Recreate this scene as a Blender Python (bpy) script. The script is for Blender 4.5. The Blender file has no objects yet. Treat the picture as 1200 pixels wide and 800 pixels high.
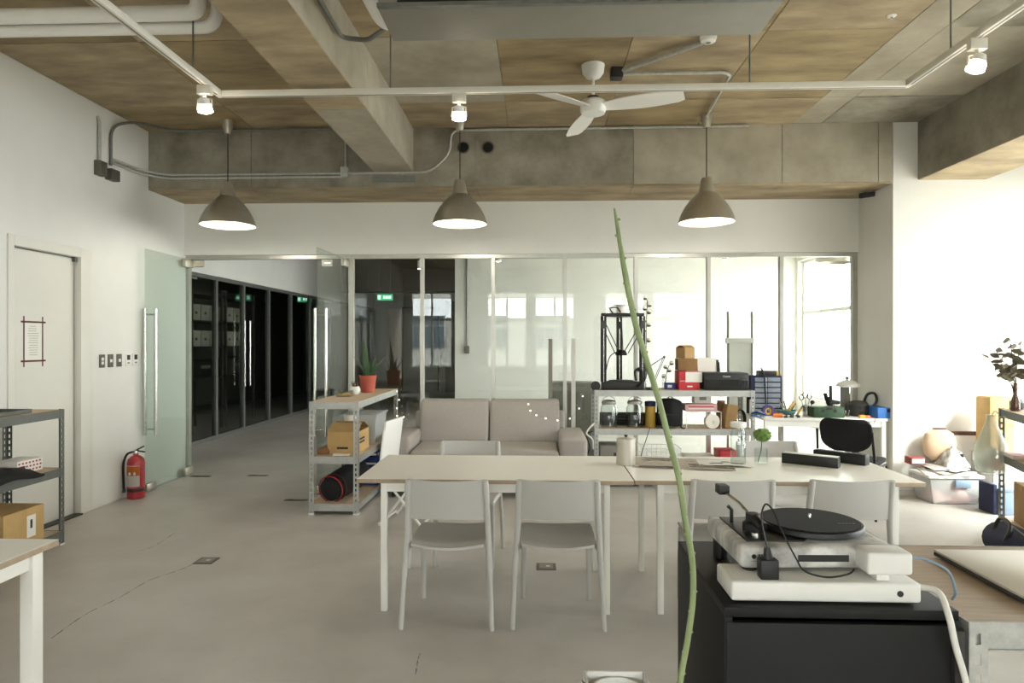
import bpy, bmesh, math, random
from mathutils import Vector, Matrix
random.seed(7)
SC = bpy.context.scene
COL = SC.collection
PI = math.pi

# ------------------------------------------------------------------ camera
F = 775.0; TH = math.atan(30 / 775.0); CH = 1.5
cam_d = bpy.data.cameras.new('camera'); cam = bpy.data.objects.new('camera', cam_d); COL.objects.link(cam)
cam.location = (0, 0, CH); cam.rotation_euler = (PI / 2, 0, TH)
cam_d.sensor_width = 36; cam_d.lens = F / 1200 * 36; cam_d.clip_start = 0.02; cam_d.clip_end = 300
SC.camera = cam

# ------------------------------------------------------------------ world, daylight, exposure
w = bpy.data.worlds.new('overcast_sky'); SC.world = w; w.use_nodes = True
bg = w.node_tree.nodes['Background']
bg.inputs[0].default_value = (0.96, 0.98, 1.0, 1); bg.inputs[1].default_value = 18.5
SC.view_settings.view_transform = 'Standard'; SC.view_settings.look = 'None'
SC.view_settings.gamma = 1; SC.view_settings.use_curve_mapping = False
SC.view_settings.exposure = -0.28
sun_d = bpy.data.lights.new('sun', 'SUN'); sun_d.energy = 20; sun_d.angle = math.radians(22); sun_d.color = (1, .97, .93)
sun = bpy.data.objects.new('sun', sun_d); COL.objects.link(sun)
sun.rotation_euler = Vector((-.45, .60, -.66)).to_track_quat('-Z', 'Y').to_euler()      # high, from the window side
def portal(name, loc, rot, sx, sy):
    d = bpy.data.lights.new(name, 'AREA'); d.shape = 'RECTANGLE'; d.size = sx; d.size_y = sy
    d.cycles.is_portal = True
    o = bpy.data.objects.new(name, d); COL.objects.link(o); o.location = loc; o.rotation_euler = rot
FACADE_X = 5.0; REAR_Y = -4.7; GLASS_Y = 7.35; LEFT_X = -3.97; CEIL = 3.64
BAYS = [(1.2, 2.7), (4.0, 6.5), (7.6, 10.2), (10.4, 12.9)]   # right-hand window bays (y)
SILL, HEAD = 0.45, 3.04
for b in BAYS:
    portal('window_portal', (FACADE_X + .02, (b[0] + b[1]) / 2, (SILL + HEAD) / 2), (0, PI / 2, 0), HEAD - SILL, b[1] - b[0])
REAR = [(-3.75, -2.5), (-1.5, -.3), (-.1, 1.1), (1.95, 3.15), (3.35, 4.6)]  # rear windows (x)
for b in REAR:
    portal('window_portal', ((b[0] + b[1]) / 2, REAR_Y - .02, 1.83), (PI / 2, 0, 0), b[1] - b[0], 2.26)

# ------------------------------------------------------------------ pixel -> place
fwv = Vector((-math.sin(TH), math.cos(TH), 0)); rtv = Vector((math.cos(TH), math.sin(TH), 0))
def ray(x, y): return fwv * F + rtv * (x - 600) + Vector((0, 0, 400 - y))
def gnd(x, y, z=0.0):
    d = ray(x, y); t = (z - CH) / d.z; return Vector((d.x * t, d.y * t, z))
def atY(x, y, Y):
    d = ray(x, y); t = Y / d.y; return Vector((d.x * t, Y, CH + d.z * t))
def atX(x, y, X):
    d = ray(x, y); t = X / d.x; return Vector((X, d.y * t, CH + d.z * t))
def XA(x, Y): return atY(x, 400, Y).x

# ------------------------------------------------------------------ materials
MATS = {}
def lin(h):
    h = h.lstrip('#'); out = []
    for i in (0, 2, 4):
        c = int(h[i:i + 2], 16) / 255
        out.append(c / 12.92 if c <= .04045 else ((c + .055) / 1.055) ** 2.4)
    return out
def mat(name, col, rough=.5, metal=0, var=.0, scale=6, bump=0, bscale=60, col2=None, stretch=None, spec=.5, world=False, trans=0, alpha=1, coat=0):
    m = bpy.data.materials.new(name); m.use_nodes = True; nt = m.node_tree; b = nt.nodes['Principled BSDF']
    c = lin(col); b.inputs['Base Color'].default_value = (*c, 1); b.inputs['Roughness'].default_value = rough
    b.inputs['Metallic'].default_value = metal; b.inputs['Specular IOR Level'].default_value = spec
    b.inputs['Transmission Weight'].default_value = trans; b.inputs['Alpha'].default_value = alpha
    b.inputs['Coat Weight'].default_value = coat
    if var or bump or col2:
        if world: g = nt.nodes.new('ShaderNodeNewGeometry'); src = g.outputs['Position']
        else: g = nt.nodes.new('ShaderNodeTexCoord'); src = g.outputs['Object']
        mp = nt.nodes.new('ShaderNodeMapping'); nt.links.new(src, mp.inputs['Vector'])
        if stretch: mp.inputs['Scale'].default_value = stretch
        if var or col2:
            n = nt.nodes.new('ShaderNodeTexNoise'); n.inputs['Scale'].default_value = scale
            n.inputs['Detail'].default_value = 7; n.inputs['Roughness'].default_value = .6
            nt.links.new(mp.outputs[0], n.inputs['Vector'])
            r = nt.nodes.new('ShaderNodeValToRGB'); nt.links.new(n.outputs['Fac'], r.inputs[0])
            c2 = lin(col2) if col2 else [x * (1 - var) for x in c]
            c1 = c if col2 else [min(1, x * (1 + var * .6)) for x in c]
            r.color_ramp.elements[0].position = .33; r.color_ramp.elements[1].position = .67
            r.color_ramp.elements[0].color = (*c2, 1); r.color_ramp.elements[1].color = (*c1, 1)
            nt.links.new(r.outputs[0], b.inputs['Base Color'])
        if bump:
            n2 = nt.nodes.new('ShaderNodeTexNoise'); n2.inputs['Scale'].default_value = bscale; n2.inputs['Detail'].default_value = 5
            nt.links.new(mp.outputs[0], n2.inputs['Vector'])
            bp = nt.nodes.new('ShaderNodeBump'); bp.inputs['Strength'].default_value = bump; bp.inputs['Distance'].default_value = .01
            nt.links.new(n2.outputs['Fac'], bp.inputs['Height']); nt.links.new(bp.outputs[0], b.inputs['Normal'])
    MATS[name] = m; return m
def glassmat(name, tint=(.93, .96, .94), ior=1.5, rough=0.0):
    m = bpy.data.materials.new(name); m.use_nodes = True; nt = m.node_tree; nt.nodes.clear()
    o = nt.nodes.new('ShaderNodeOutputMaterial'); mx = nt.nodes.new('ShaderNodeMixShader')
    t = nt.nodes.new('ShaderNodeBsdfTransparent'); t.inputs[0].default_value = (*tint, 1)
    g = nt.nodes.new('ShaderNodeBsdfGlossy'); g.inputs['Roughness'].default_value = rough
    lw = nt.nodes.new('ShaderNodeLayerWeight'); lw.inputs['Blend'].default_value = .5     # Schlick reflectance, same from both sides
    pw = nt.nodes.new('ShaderNodeMath'); pw.operation = 'POWER'; pw.inputs[1].default_value = 5; nt.links.new(lw.outputs['Facing'], pw.inputs[0])
    r0 = ((ior - 1) / (ior + 1)) ** 2
    ma = nt.nodes.new('ShaderNodeMath'); ma.operation = 'MULTIPLY_ADD'; ma.inputs[1].default_value = 1 - r0; ma.inputs[2].default_value = r0
    nt.links.new(pw.outputs[0], ma.inputs[0])
    nt.links.new(ma.outputs[0], mx.inputs[0]); nt.links.new(t.outputs[0], mx.inputs[1]); nt.links.new(g.outputs[0], mx.inputs[2])
    nt.links.new(mx.outputs[0], o.inputs[0]); MATS[name] = m; return m
def emit(name, col, s):
    m = bpy.data.materials.new(name); m.use_nodes = True; b = m.node_tree.nodes['Principled BSDF']
    c = lin(col); b.inputs['Base Color'].default_value = (*c, 1)
    b.inputs['Emission Color'].default_value = (*c, 1); b.inputs['Emission Strength'].default_value = s
    MATS[name] = m; return m

mat('white_wall', 'E0DED7', .85, var=.03, scale=2, bump=.05, bscale=40, world=True)
mat('white_paint', 'DEDAD0', .55, var=.02, scale=3)
mat('floor_concrete', 'C4C0B9', .38, col2='ADA79E', scale=.9, bump=.04, bscale=14, world=True)
mat('concrete_grey', 'A29C8D', .85, col2='736D5E', scale=2.6, bump=.3, bscale=18, world=True)
mat('concrete_pale', 'B0A896', .85, col2='928A78', scale=2.0, bump=.22, bscale=20, world=True)
mat('concrete_tan', 'B3A180', .8, col2='887860', scale=3.2, bump=.25, bscale=16, world=True, stretch=(.6, 1.6, 1))
mat('concrete_ochre', 'AC9872', .8, col2='7C6C50', scale=2.8, bump=.25, bscale=16, world=True, stretch=(.5, 1.6, 1))
mat('concrete_dark', '5E594E', .85, col2='4A463D', scale=2.0, bump=.2, bscale=18, world=True)
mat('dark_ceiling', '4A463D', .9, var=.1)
mat('galv', 'BDBDB7', .5, .35, var=.16, scale=30)
mat('galv_dark', '7C7D78', .5, .55, var=.14, scale=20)
mat('galv_beam', 'B4B4AF', .45, .45, var=.1, scale=18)
mat('alu', 'B8B6AE', .35, .85, var=.06, scale=10)
mat('steel_brushed', 'C2BDB0', .36, .85, var=.05, scale=40, stretch=(1, 1, .05))
mat('steel', 'C8C6C0', .25, 1)
mat('chrome', 'D8D8D6', .1, 1)
mat('white_track', 'DAD6CA', .5)
mat('white_plastic', 'E8E6E0', .4)
mat('chair_grey', 'BDBAB4', .5, var=.02)
mat('table_white', 'EDE8DC', .3, var=.015)
mat('table_leg', 'E9E6DD', .4)
mat('ply_edge', 'A9957D', .6, var=.12, scale=30)
mat('shelf_board', 'C6B094', .65, col2='B09A7E', scale=8, stretch=(1, 6, 6), bump=.05)
mat('bench_wood', 'B5A088', .5, col2='A28D74', scale=5, stretch=(1, 14, 4), bump=.04)
mat('sofa_grey', 'AAA49C', .95, var=.08, scale=90, bump=.3, bscale=300)
mat('black', '141312', .45)
mat('black_matte', '171615', .85, var=.15, scale=30)
mat('black_fabric', '1A1919', .95, var=.2, scale=60, bump=.2, bscale=120)
mat('black_gloss', '0E0E0E', .15)
mat('cabinet_black', '1A1918', .55, var=.06, scale=8, spec=.25)
mat('dark_grey', '3A3936', .6)
mat('grey', '8B8880', .6)
mat('plate_grey', '6B665C', .45, .6)
mat('red', 'A3262A', .4)
mat('extinguisher_red', '9E1F28', .3, coat=.4)
mat('box_red', 'C0343C', .6)
mat('terracotta', 'AE5443', .7, var=.08, scale=14)
mat('pink', 'D9A9A5', .7)
mat('navy', '1E2440', .8, var=.15, scale=30)
mat('blue', '27408A', .55)
mat('blue_bright', '3E79C4', .5)
mat('blue_grey', '7F93A6', .5)
mat('green_dark', '2E4A2C', .55, var=.3, scale=20)
mat('green_leaf', '3C5A2C', .5, col2='24401F', scale=18)
mat('green_ball', '72904A', .9, var=.35, scale=60, bump=.8, bscale=60)
mat('stem_green', '95A274', .6, col2='768558', scale=12, stretch=(3, 3, 1), bump=.15)
mat('stem_brown', '4A3B2C', .8)
mat('olive_leaf', '6A6350', .8, var=.2)
mat('cotton', 'E5DFD2', .95)
mat('cardboard', 'AE8C5E', .85, var=.1, scale=10)
mat('cardboard_pale', 'C2A06A', .85, var=.08, scale=10)
mat('cardboard_dark', '87653F', .85, var=.1, scale=10)
mat('brown', '5E3B2E', .6)
mat('maroon', '4A1F1E', .7)
mat('paper', 'E9E5DC', .8, var=.02)
mat('newsprint', 'CFC2AE', .85, col2='8F8576', scale=24, stretch=(1, 4, 1))
mat('news_photo', '4B443C', .85, col2='9B9080', scale=40)
mat('ink', '3A3633', .8)
mat('tin', 'C9C4B8', .35, .6, var=.05)
mat('marble', 'DCDAD5', .35, col2='7E7B76', scale=13, stretch=(1, 1.8, 1))
mat('yellow', 'D8A93A', .6)
mat('orange', 'D6762A', .6)
mat('tape_maroon', '5A2A2C', .7)
mat('silver', 'D9D4C8', .35, .6)
mat('cable_white', 'E4E1D8', .5)
mat('clear_box', 'DDE0DD', .35, alpha=.45)
mat('bag_film', 'D2DCCB', .35, alpha=.5)
mat('hall_green', '8B948A', .6, var=.04)
mat('hall_wood', 'A08766', .6, var=.1, scale=6, stretch=(6, 6, .6))
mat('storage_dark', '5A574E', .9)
mat('archive_white', 'C9C5B8', .8)
mat('facade_pale', 'C9C6BC', .9, var=.08, scale=1)
mat('facade_window', '59646B', .2)
mat('bounce_pale', 'CFCBC2', .9, var=.06)  # pale finish for the added slab that bounces light indoors
mat('asphalt', '8B8983', .95, var=.1)
mat('crack', '6E685C', .9)
mat('water', 'CFE0D0', .05, alpha=.3)
mat('clear_drawer', '9AA2AE', .35, alpha=.8)
mat('purple', '4A3A6E', .6)
mat('teal', '4E7F80', .5)
mat('maroon_box', '8E4A44', .7)
mat('cardboard_pale_light', 'D2B799', .9, var=.05)
mat('brown_glass', '6B4A36', .15, alpha=.8)
mat('green_grey', '5C6B60', .6)
mat('orange_wood', 'C08A4E', .7, var=.08)
mat('silver_lid', 'D8D2C6', .35, .3)
glassmat('glass', (.955, .975, .96))
glassmat('glass_green', (.89, .925, .905))
glassmat('glass_dark', (.72, .74, .72))
glassmat('glass_clear', (.94, .96, .95))
emit('lamp_glow', 'FFF4E2', 40)
emit('tube_glow', 'FFF8EE', 10)
emit('pendant_glow', 'FFF6E8', 14)
emit('exit_green', '35B27A', 1.3)
emit('exit_white', 'DFF5E8', 2.2)
emit('fairy_glow', 'FFF6E0', 4)

# ------------------------------------------------------------------ mesh helpers
class MB:
    def __init__(s): s.v = []; s.f = []
    def add(s, vs, fs):
        o = len(s.v); s.v += [tuple(v) for v in vs]; s.f += [tuple(i + o for i in f) for f in fs]; return s
    def box(s, x0, x1, y0, y1, z0, z1, M=None):
        vs = [Vector((x, y, z)) for z in (z0, z1) for y in (y0, y1) for x in (x0, x1)]
        if M is not None: vs = [M @ v for v in vs]
        return s.add(vs, [(0, 2, 3, 1), (4, 5, 7, 6), (0, 1, 5, 4), (2, 6, 7, 3), (0, 4, 6, 2), (1, 3, 7, 5)])
    def cbox(s, c, sx, sy, sz, M=None):
        return s.box(c[0] - sx / 2, c[0] + sx / 2, c[1] - sy / 2, c[1] + sy / 2, c[2] - sz / 2, c[2] + sz / 2, M)
    def tube(s, pts, r, n=8, caps=True, flat=1.0):
        pts = [Vector(p) for p in pts]; rs = r if isinstance(r, (list, tuple)) else [r] * len(pts)
        vs = []; fs = []; up = None
        for i, p in enumerate(pts):
            t = (pts[min(i + 1, len(pts) - 1)] - pts[max(i - 1, 0)])
            t = t.normalized() if t.length > 1e-9 else Vector((0, 0, 1))
            if up is None: up = Vector((0, 0, 1)) if abs(t.z) < .9 else Vector((1, 0, 0))
            a = up - t * up.dot(t)
            if a.length < 1e-6: a = t.orthogonal()
            a.normalize(); up = a; b = t.cross(a)
            for k in range(n):
                q = 2 * PI * (k + .5) / n
                vs.append(p + a * math.cos(q) * rs[i] + b * math.sin(q) * rs[i] * flat)
        for i in range(len(pts) - 1):
            for k in range(n):
                k2 = (k + 1) % n; fs.append((i * n + k, i * n + k2, (i + 1) * n + k2, (i + 1) * n + k))
        if caps:
            fs.append(tuple(reversed(range(n)))); fs.append(tuple((len(pts) - 1) * n + k for k in range(n)))
        return s.add(vs, fs)
    def cyl(s, p0, p1, r0, r1=None, n=16): return s.tube([p0, p1], [r0, r0 if r1 is None else r1], n)
    def lathe(s, prof, n=24, c=(0, 0, 0), M=None, sx=1, sy=1, close=True):
        vs = []; fs = []
        for r, z in prof:
            for k in range(n):
                q = 2 * PI * k / n; v = Vector((c[0] + r * math.cos(q) * sx, c[1] + r * math.sin(q) * sy, c[2] + z))
                vs.append(M @ v if M is not None else v)
        for i in range(len(prof) - 1):
            for k in range(n):
                k2 = (k + 1) % n; fs.append((i * n + k, i * n + k2, (i + 1) * n + k2, (i + 1) * n + k))
        if close:
            fs.append(tuple(reversed(range(n)))); fs.append(tuple((len(prof) - 1) * n + k for k in range(n)))
        return s.add(vs, fs)
    def prism(s, poly, a, b, axis='z'):
        n = len(poly)
        def P(u, v, w): return {'z': (u, v, w), 'y': (u, w, v), 'x': (w, u, v)}[axis]
        vs = [P(u, v, a) for u, v in poly] + [P(u, v, b) for u, v in poly]
        fs = [tuple(reversed(range(n))), tuple(range(n, 2 * n))] + [(i, (i + 1) % n, n + (i + 1) % n, n + i) for i in range(n)]
        return s.add(vs, fs)
    def sheet(s, fn, nu, nv, th):
        """fn(u,v)->Vector over the unit square; thickened by th(Vector)"""
        vs = []; fs = []
        for k in (0, 1):
            for j in range(nv + 1):
                for i in range(nu + 1):
                    p = Vector(fn(i / nu, j / nv)); vs.append(p + Vector(th) * k)
        N = (nu + 1) * (nv + 1); I = lambda i, j, k: k * N + j * (nu + 1) + i
        for j in range(nv):
            for i in range(nu):
                fs.append((I(i, j, 0), I(i, j + 1, 0), I(i + 1, j + 1, 0), I(i + 1, j, 0)))
                fs.append((I(i, j, 1), I(i + 1, j, 1), I(i + 1, j + 1, 1), I(i, j + 1, 1)))
        for i in range(nu):
            fs.append((I(i, 0, 0), I(i + 1, 0, 0), I(i + 1, 0, 1), I(i, 0, 1)))
            fs.append((I(i, nv, 0), I(i, nv, 1), I(i + 1, nv, 1), I(i + 1, nv, 0)))
        for j in range(nv):
            fs.append((I(0, j, 0), I(0, j, 1), I(0, j + 1, 1), I(0, j + 1, 0)))
            fs.append((I(nu, j, 0), I(nu, j + 1, 0), I(nu, j + 1, 1), I(nu, j, 1)))
        return s.add(vs, fs)
    def ball(s, c, r, n=10, sx=1, sy=1, sz=1):
        m = max(4, n // 2)
        prof = [(max(r * math.sin(PI * i / m), r * .02), -r * math.cos(PI * i / m) * sz) for i in range(m + 1)]
        return s.lathe(prof, n, c, None, sx, sy)
    def mesh(s, name, bevel=0, seg=2, smooth=False):
        me = bpy.data.meshes.new(name); me.from_pydata(s.v, [], s.f)
        bm = bmesh.new(); bm.from_mesh(me)
        bmesh.ops.recalc_face_normals(bm, faces=bm.faces)
        if bevel: bmesh.ops.bevel(bm, geom=[e for e in bm.edges if e.is_manifold and e.calc_face_angle(0) > .5], offset=bevel, segments=seg, profile=.5, affect='EDGES', clamp_overlap=True)
        bm.to_mesh(me); bm.free()
        if smooth or bevel:
            for p in me.polygons: p.use_smooth = True
            me.set_sharp_from_angle(angle=math.radians(38))
        return me
    def build(s, name, m, parent=None, bevel=0, seg=2, smooth=False, loc=None, rotz=None):
        return link(name, s.mesh(name, bevel, seg, smooth), m, parent, loc, rotz)
def link(name, me, m, parent=None, loc=None, rotz=None):
    o = bpy.data.objects.new(name, me); COL.objects.link(o)
    if m and not me.materials: me.materials.append(MATS[m])
    if parent: o.parent = parent
    if loc is not None: o.location = loc
    if rotz is not None: o.rotation_euler = (0, 0, rotz)
    return o
def tag(o, label, cat, group=None):
    o['label'] = label; o['category'] = cat
    if group: o['group'] = group
    return o
def thing(name, label, cat, loc=(0, 0, 0), rotz=0, group=None):
    o = bpy.data.objects.new(name, None); COL.objects.link(o); o.empty_display_size = .05
    o.location = loc; o.rotation_euler = (0, 0, rotz); return tag(o, label, cat, group)
def struct(o): o['kind'] = 'structure'; return o
def sempty(name, loc=(0, 0, 0)):
    o = bpy.data.objects.new(name, None); COL.objects.link(o); o.location = loc; return struct(o)
def copy_tree(o, parent=None):
    c = o.copy(); COL.objects.link(c); c.parent = parent
    for ch in list(o.children): copy_tree(ch, c)
    return c
def B(*a): return MB().box(*a)
def arc(c, r, a0, a1, n, plane='xz'):
    out = []
    for i in range(n + 1):
        q = a0 + (a1 - a0) * i / n; u, v = r * math.cos(q), r * math.sin(q)
        out.append((c[0] + u, c[1], c[2] + v) if plane == 'xz' else (c[0] + u, c[1] + v, c[2]) if plane == 'xy' else (c[0], c[1] + u, c[2] + v))
    return out
def bez(pts, n=8):
    """Catmull-Rom through points"""
    P = [Vector(p) for p in pts]; P = [P[0] * 2 - P[1]] + P + [P[-1] * 2 - P[-2]]; out = []
    for i in range(1, len(P) - 2):
        for k in range(n):
            t = k / n; a, b, c, d = P[i - 1], P[i], P[i + 1], P[i + 2]
            out.append(.5 * ((2 * b) + (c - a) * t + (2 * a - 5 * b + 4 * c - d) * t * t + (3 * b - a - 3 * c + d) * t ** 3))
    out.append(P[-2]); return out
def text(name, s, size, m, parent, loc, rot):
    cu = bpy.data.curves.new(name, 'FONT'); cu.body = s; cu.size = size; cu.extrude = .0004; cu.align_x = 'CENTER'
    tmp = bpy.data.objects.new(name, cu); COL.objects.link(tmp)
    me = bpy.data.meshes.new_from_object(tmp.evaluated_get(bpy.context.evaluated_depsgraph_get()))
    bpy.data.objects.remove(tmp); me.materials.clear()
    o = link(name, me, m, parent, loc); o.rotation_euler = rot; return o

# ================================================================== SETTING
# ---- floor
fl = struct(MB().box(-7.2, FACADE_X + .25, REAR_Y - .3, 20.4, -.2, 0).build('floor', 'floor_concrete'))
def crack(pts, wd):
    P = bez([(p.x, p.y, 0) for p in (gnd(*q) for q in pts)], 6); m = MB()
    for i in range(len(P) - 1):
        d = (P[i + 1] - P[i]).normalized(); n = Vector((-d.y, d.x, 0)) * wd * (.6 + .4 * math.sin(i * 2.1))
        m.add([P[i] - n + Vector((0, 0, .0008)), P[i] + n + Vector((0, 0, .0008)), P[i + 1] + n + Vector((0, 0, .0008)), P[i + 1] - n + Vector((0, 0, .0008))], [(0, 1, 2, 3)])
    m.build('crack', 'crack', fl)
crack([(60, 748), (100, 720), (140, 700), (175, 680), (210, 668), (228, 660)], .004)
crack([(205, 624), (180, 640), (160, 646)], .003)
crack([(487, 790), (490, 772), (493, 765)], .003)
for (px, py, rz) in ((242, 657, 0), (640, 664, 0)):
    p = gnd(px, py)
    t = thing('floor_socket', 'square metal floor socket set in the open concrete beside the crack' if px < 400 else 'square metal floor socket between the chair legs under the white table', 'socket', p, rz, )
    B(-.065, .065, -.065, .065, 0, .004).build('plate', 'plate_grey', t)
    B(-.045, .045, -.045, .045, .004, .006).build('lid', 'grey', t)
    B(0, .025, -.012, .012, .006, .007).build('catch', 'silver', t)
for (px, py, lx) in ((235, 558, 'floor hinge plate in front of the open glass door on the left wall'), (302, 557, 'floor lock plate in the middle of the glass door opening'), (347, 586, 'dark floor plate beside the foot of the plant shelf')):
    p = gnd(px, py); t = thing('floor_plate', lx, 'plate', p)
    B(-.11, .11, -.03, .03, 0, .003).build('plate', 'plate_grey', t); B(-.08, -.02, -.015, .015, .003, .0045).build('cover', 'dark_grey', t)

# ---- ceiling slab and formwork panels
ce = struct(B(-7.2, FACADE_X + .25, REAR_Y - .3, GLASS_Y + .1, CEIL + .012, CEIL + .25).build('ceiling', 'concrete_grey'))
xs = [LEFT_X, -3.0, -2.1, -1.6]; 
def cpanel(x0, x1, y0, y1, m): B(x0 + .003, x1 - .003, y0 + .003, y1 - .003, CEIL + random.uniform(-.002, .003), CEIL + .02).build('ceiling_panel', m, ce)
for (x0, x1, ms) in ((-3.97, -2.85, ('concrete_ochre', 'concrete_tan', 'concrete_ochre')), (-2.85, -1.64, ('concrete_tan', 'concrete_ochre', 'concrete_tan')),
                     (-1.25, -.29, ('concrete_tan', 'concrete_pale', 'concrete_tan')), (-.29, .67, ('concrete_tan', 'concrete_ochre', 'concrete_pale')),
                     (.67, 1.58, ('concrete_ochre', 'concrete_tan', 'concrete_ochre')), (1.58, 2.5, ('concrete_tan', 'concrete_ochre', 'concrete_tan')),
                     (2.5, 2.78, ('concrete_pale', 'concrete_pale', 'concrete_pale')), (2.78, 3.71, ('concrete_grey', 'concrete_pale', 'concrete_grey')), (4.35, 5.0, ('concrete_grey', 'concrete_pale', 'concrete_grey'))):
    yy = [6.6, 5.9, 4.62, 2.8, 1.0, -.8, -2.6, REAR_Y]
    for i in range(len(yy) - 1): cpanel(x0, x1, yy[i + 1], yy[i], ms[i % 3])
# ---- concrete beams
bb = sempty('ceiling_beam')
B(LEFT_X, 3.47, 6.61, GLASS_Y + .1, 3.055, CEIL + .02).build('core', 'concrete_grey', bb)
seam = [LEFT_X, -2.9, -1.64, -.62, .95, 2.4, 3.33, 3.468]
for i in range(len(seam) - 1):      # formwork faces, front and soffit
    B(seam[i] + .003, seam[i + 1] - .003, 6.60 - random.uniform(0, .002), 6.62, 3.06, CEIL).build('formwork_face', 'concrete_grey' if i < 4 else 'concrete_pale', bb)
    B(seam[i] + .002, seam[i + 1] - .002, 6.602, GLASS_Y, 3.045, 3.057).build('formwork_soffit', 'concrete_tan', bb)
for px in (543, 572):
    c = atY(px, 173, 6.598); m = MB(); m.lathe([(.062, 0), (.062, .012), (.05, .014), (.05, .004)], 24, close=False)
    r = m.build('vent_ring', 'plate_grey', bb, smooth=True, loc=c); r.rotation_euler = (PI / 2, 0, 0)
    m = MB(); m.lathe([(.052, 0), (.052, .006)], 24); d = m.build('vent_hole', 'black_matte', bb, loc=c); d.rotation_euler = (PI / 2, 0, 0)
B(*[v for v in (atY(437, 210, 6.6).x, atY(487, 210, 6.6).x)], 6.59, 6.6, atY(437, 214, 6.6).z, atY(437, 206, 6.6).z).build('cover_plate', 'galv_dark', bb)
b2 = sempty('ceiling_beam')
B(-1.63, -1.26, REAR_Y, 6.61, 3.215, CEIL + .02).build('core', 'concrete_grey', b2)
yy = [REAR_Y, -2.4, -.6, 1.2, 3.0, 4.8, 6.6]
for i in range(6):
    B(-1.64, -1.25, yy[i] + .003, yy[i + 1] - .003, 3.2, 3.22).build('formwork_soffit', 'concrete_pale' if i != 4 else 'concrete_tan', b2)
    B(-1.26, -1.247, yy[i] + .003, yy[i + 1] - .003, 3.205, CEIL).build('formwork_face', 'concrete_pale', b2)
b3 = sempty('ceiling_beam')
B(3.72, 4.34, REAR_Y, 6.6, 3.09, CEIL + .02).build('core', 'concrete_grey', b3)
yy = [REAR_Y, -2.2, 0.2, 2.6, 4.9, 6.6]
for i in range(5):
    B(3.71, 4.35, yy[i] + .003, yy[i + 1] - .003, 3.075, 3.095).build('formwork_soffit', 'concrete_tan', b3)
    B(3.705, 3.722, yy[i] + .003, yy[i + 1] - .003, 3.08, CEIL).build('formwork_face', 'concrete_grey', b3)

# ---- walls
DY0, DY1, DZ = 4.80, 5.74, 2.31          # door opening in the left wall
m = MB().box(LEFT_X - .2, LEFT_X, REAR_Y - .2, DY0, 0, CEIL + .05).box(LEFT_X - .2, LEFT_X, DY1, GLASS_Y + .05, 0, CEIL + .05).box(LEFT_X - .2, LEFT_X, DY0, DY1, DZ, CEIL + .05)
struct(m.build('wall_left', 'white_wall'))
struct(B(LEFT_X, 3.47, GLASS_Y - .06, GLASS_Y + .06, 2.47, 3.06).build('wall_back', 'white_wall'))
struct(B(3.47, FACADE_X + .2, 6.6, 7.45, 0, CEIL + .05).build('wall_column', 'white_wall'))
struct(B(3.47, FACADE_X, 6.588, 6.6, 0, .06).build('baseboard_column', 'white_paint'))
# right facade
m = MB(); ys = [REAR_Y - .2] + [v for b in BAYS for v in b] + [13.2]
m.box(FACADE_X, FACADE_X + .25, REAR_Y - .2, 13.2, 0, SILL).box(FACADE_X, FACADE_X + .25, REAR_Y - .2, 13.2, HEAD, CEIL + .05)
for i in range(0, len(ys), 2): m.box(FACADE_X, FACADE_X + .25, ys[i], ys[i + 1], SILL, HEAD)
struct(m.build('wall_right', 'white_wall'))
def window(name, axis, a, b, z0, z1, c, cols, trz):
    """framed window: frame, mullions, transom, panes. axis 'y': runs along y at x=c"""
    e = sempty(name)
    def bx(u0, u1, q0, q1, w0, w1): return B(q0, q1, u0, u1, w0, w1) if axis == 'y' else B(u0, u1, q0, q1, w0, w1)
    t = .05
    m = MB()
    for args in ((a, b, c - .03, c + .03, z0, z0 + t), (a, b, c - .03, c + .03, z1 - t, z1), (a, a + t, c - .03, c + .03, z0 + t, z1 - t), (b - t, b, c - .03, c + .03, z0 + t, z1 - t)):
        q = bx(*args); m.add(q.v, q.f)
    m.build('window_frame', 'white_paint', e)
    W = (b - a) / cols
    for i in range(1, cols): bx(a + W * i - .025, a + W * i + .025, c - .03, c + .03, z0 + t, z1 - t).build('mullion', 'white_paint', e)
    zs = [z0 + t] + list(trz) + [z1 - t]
    for z in trz: bx(a + t, b - t, c - .028, c + .028, z - .03, z + .03).build('transom', 'white_paint', e)
    for i in range(cols):
        for k in range(len(zs) - 1):
            bx(a + W * i + .02, a + W * (i + 1) - .02, c - .004, c + .004, zs[k], zs[k + 1]).build('pane', 'glass_clear', e)
n = 1
for b in BAYS:
    window('window_%d' % n, 'y', b[0], b[1], SILL, HEAD, FACADE_X + .12, 3, (2.05,)); n += 1
# rear wall with windows behind the camera
m = MB(); xsR = [-4.2] + [v for b in REAR for v in b] + [FACADE_X + .2]
m.box(-4.2, FACADE_X + .2, REAR_Y - .2, REAR_Y, 0, .7).box(-4.2, FACADE_X + .2, REAR_Y - .2, REAR_Y, 2.96, CEIL + .05)
for i in range(0, len(xsR), 2): m.box(xsR[i], xsR[i + 1], REAR_Y - .2, REAR_Y, .7, 2.96)
struct(m.build('wall_rear', 'white_wall'))
for b in REAR:
    window('window_%d' % n, 'x', b[0], b[1], .7, 2.96, REAR_Y - .1, 2, (2.14,)); n += 1
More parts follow.
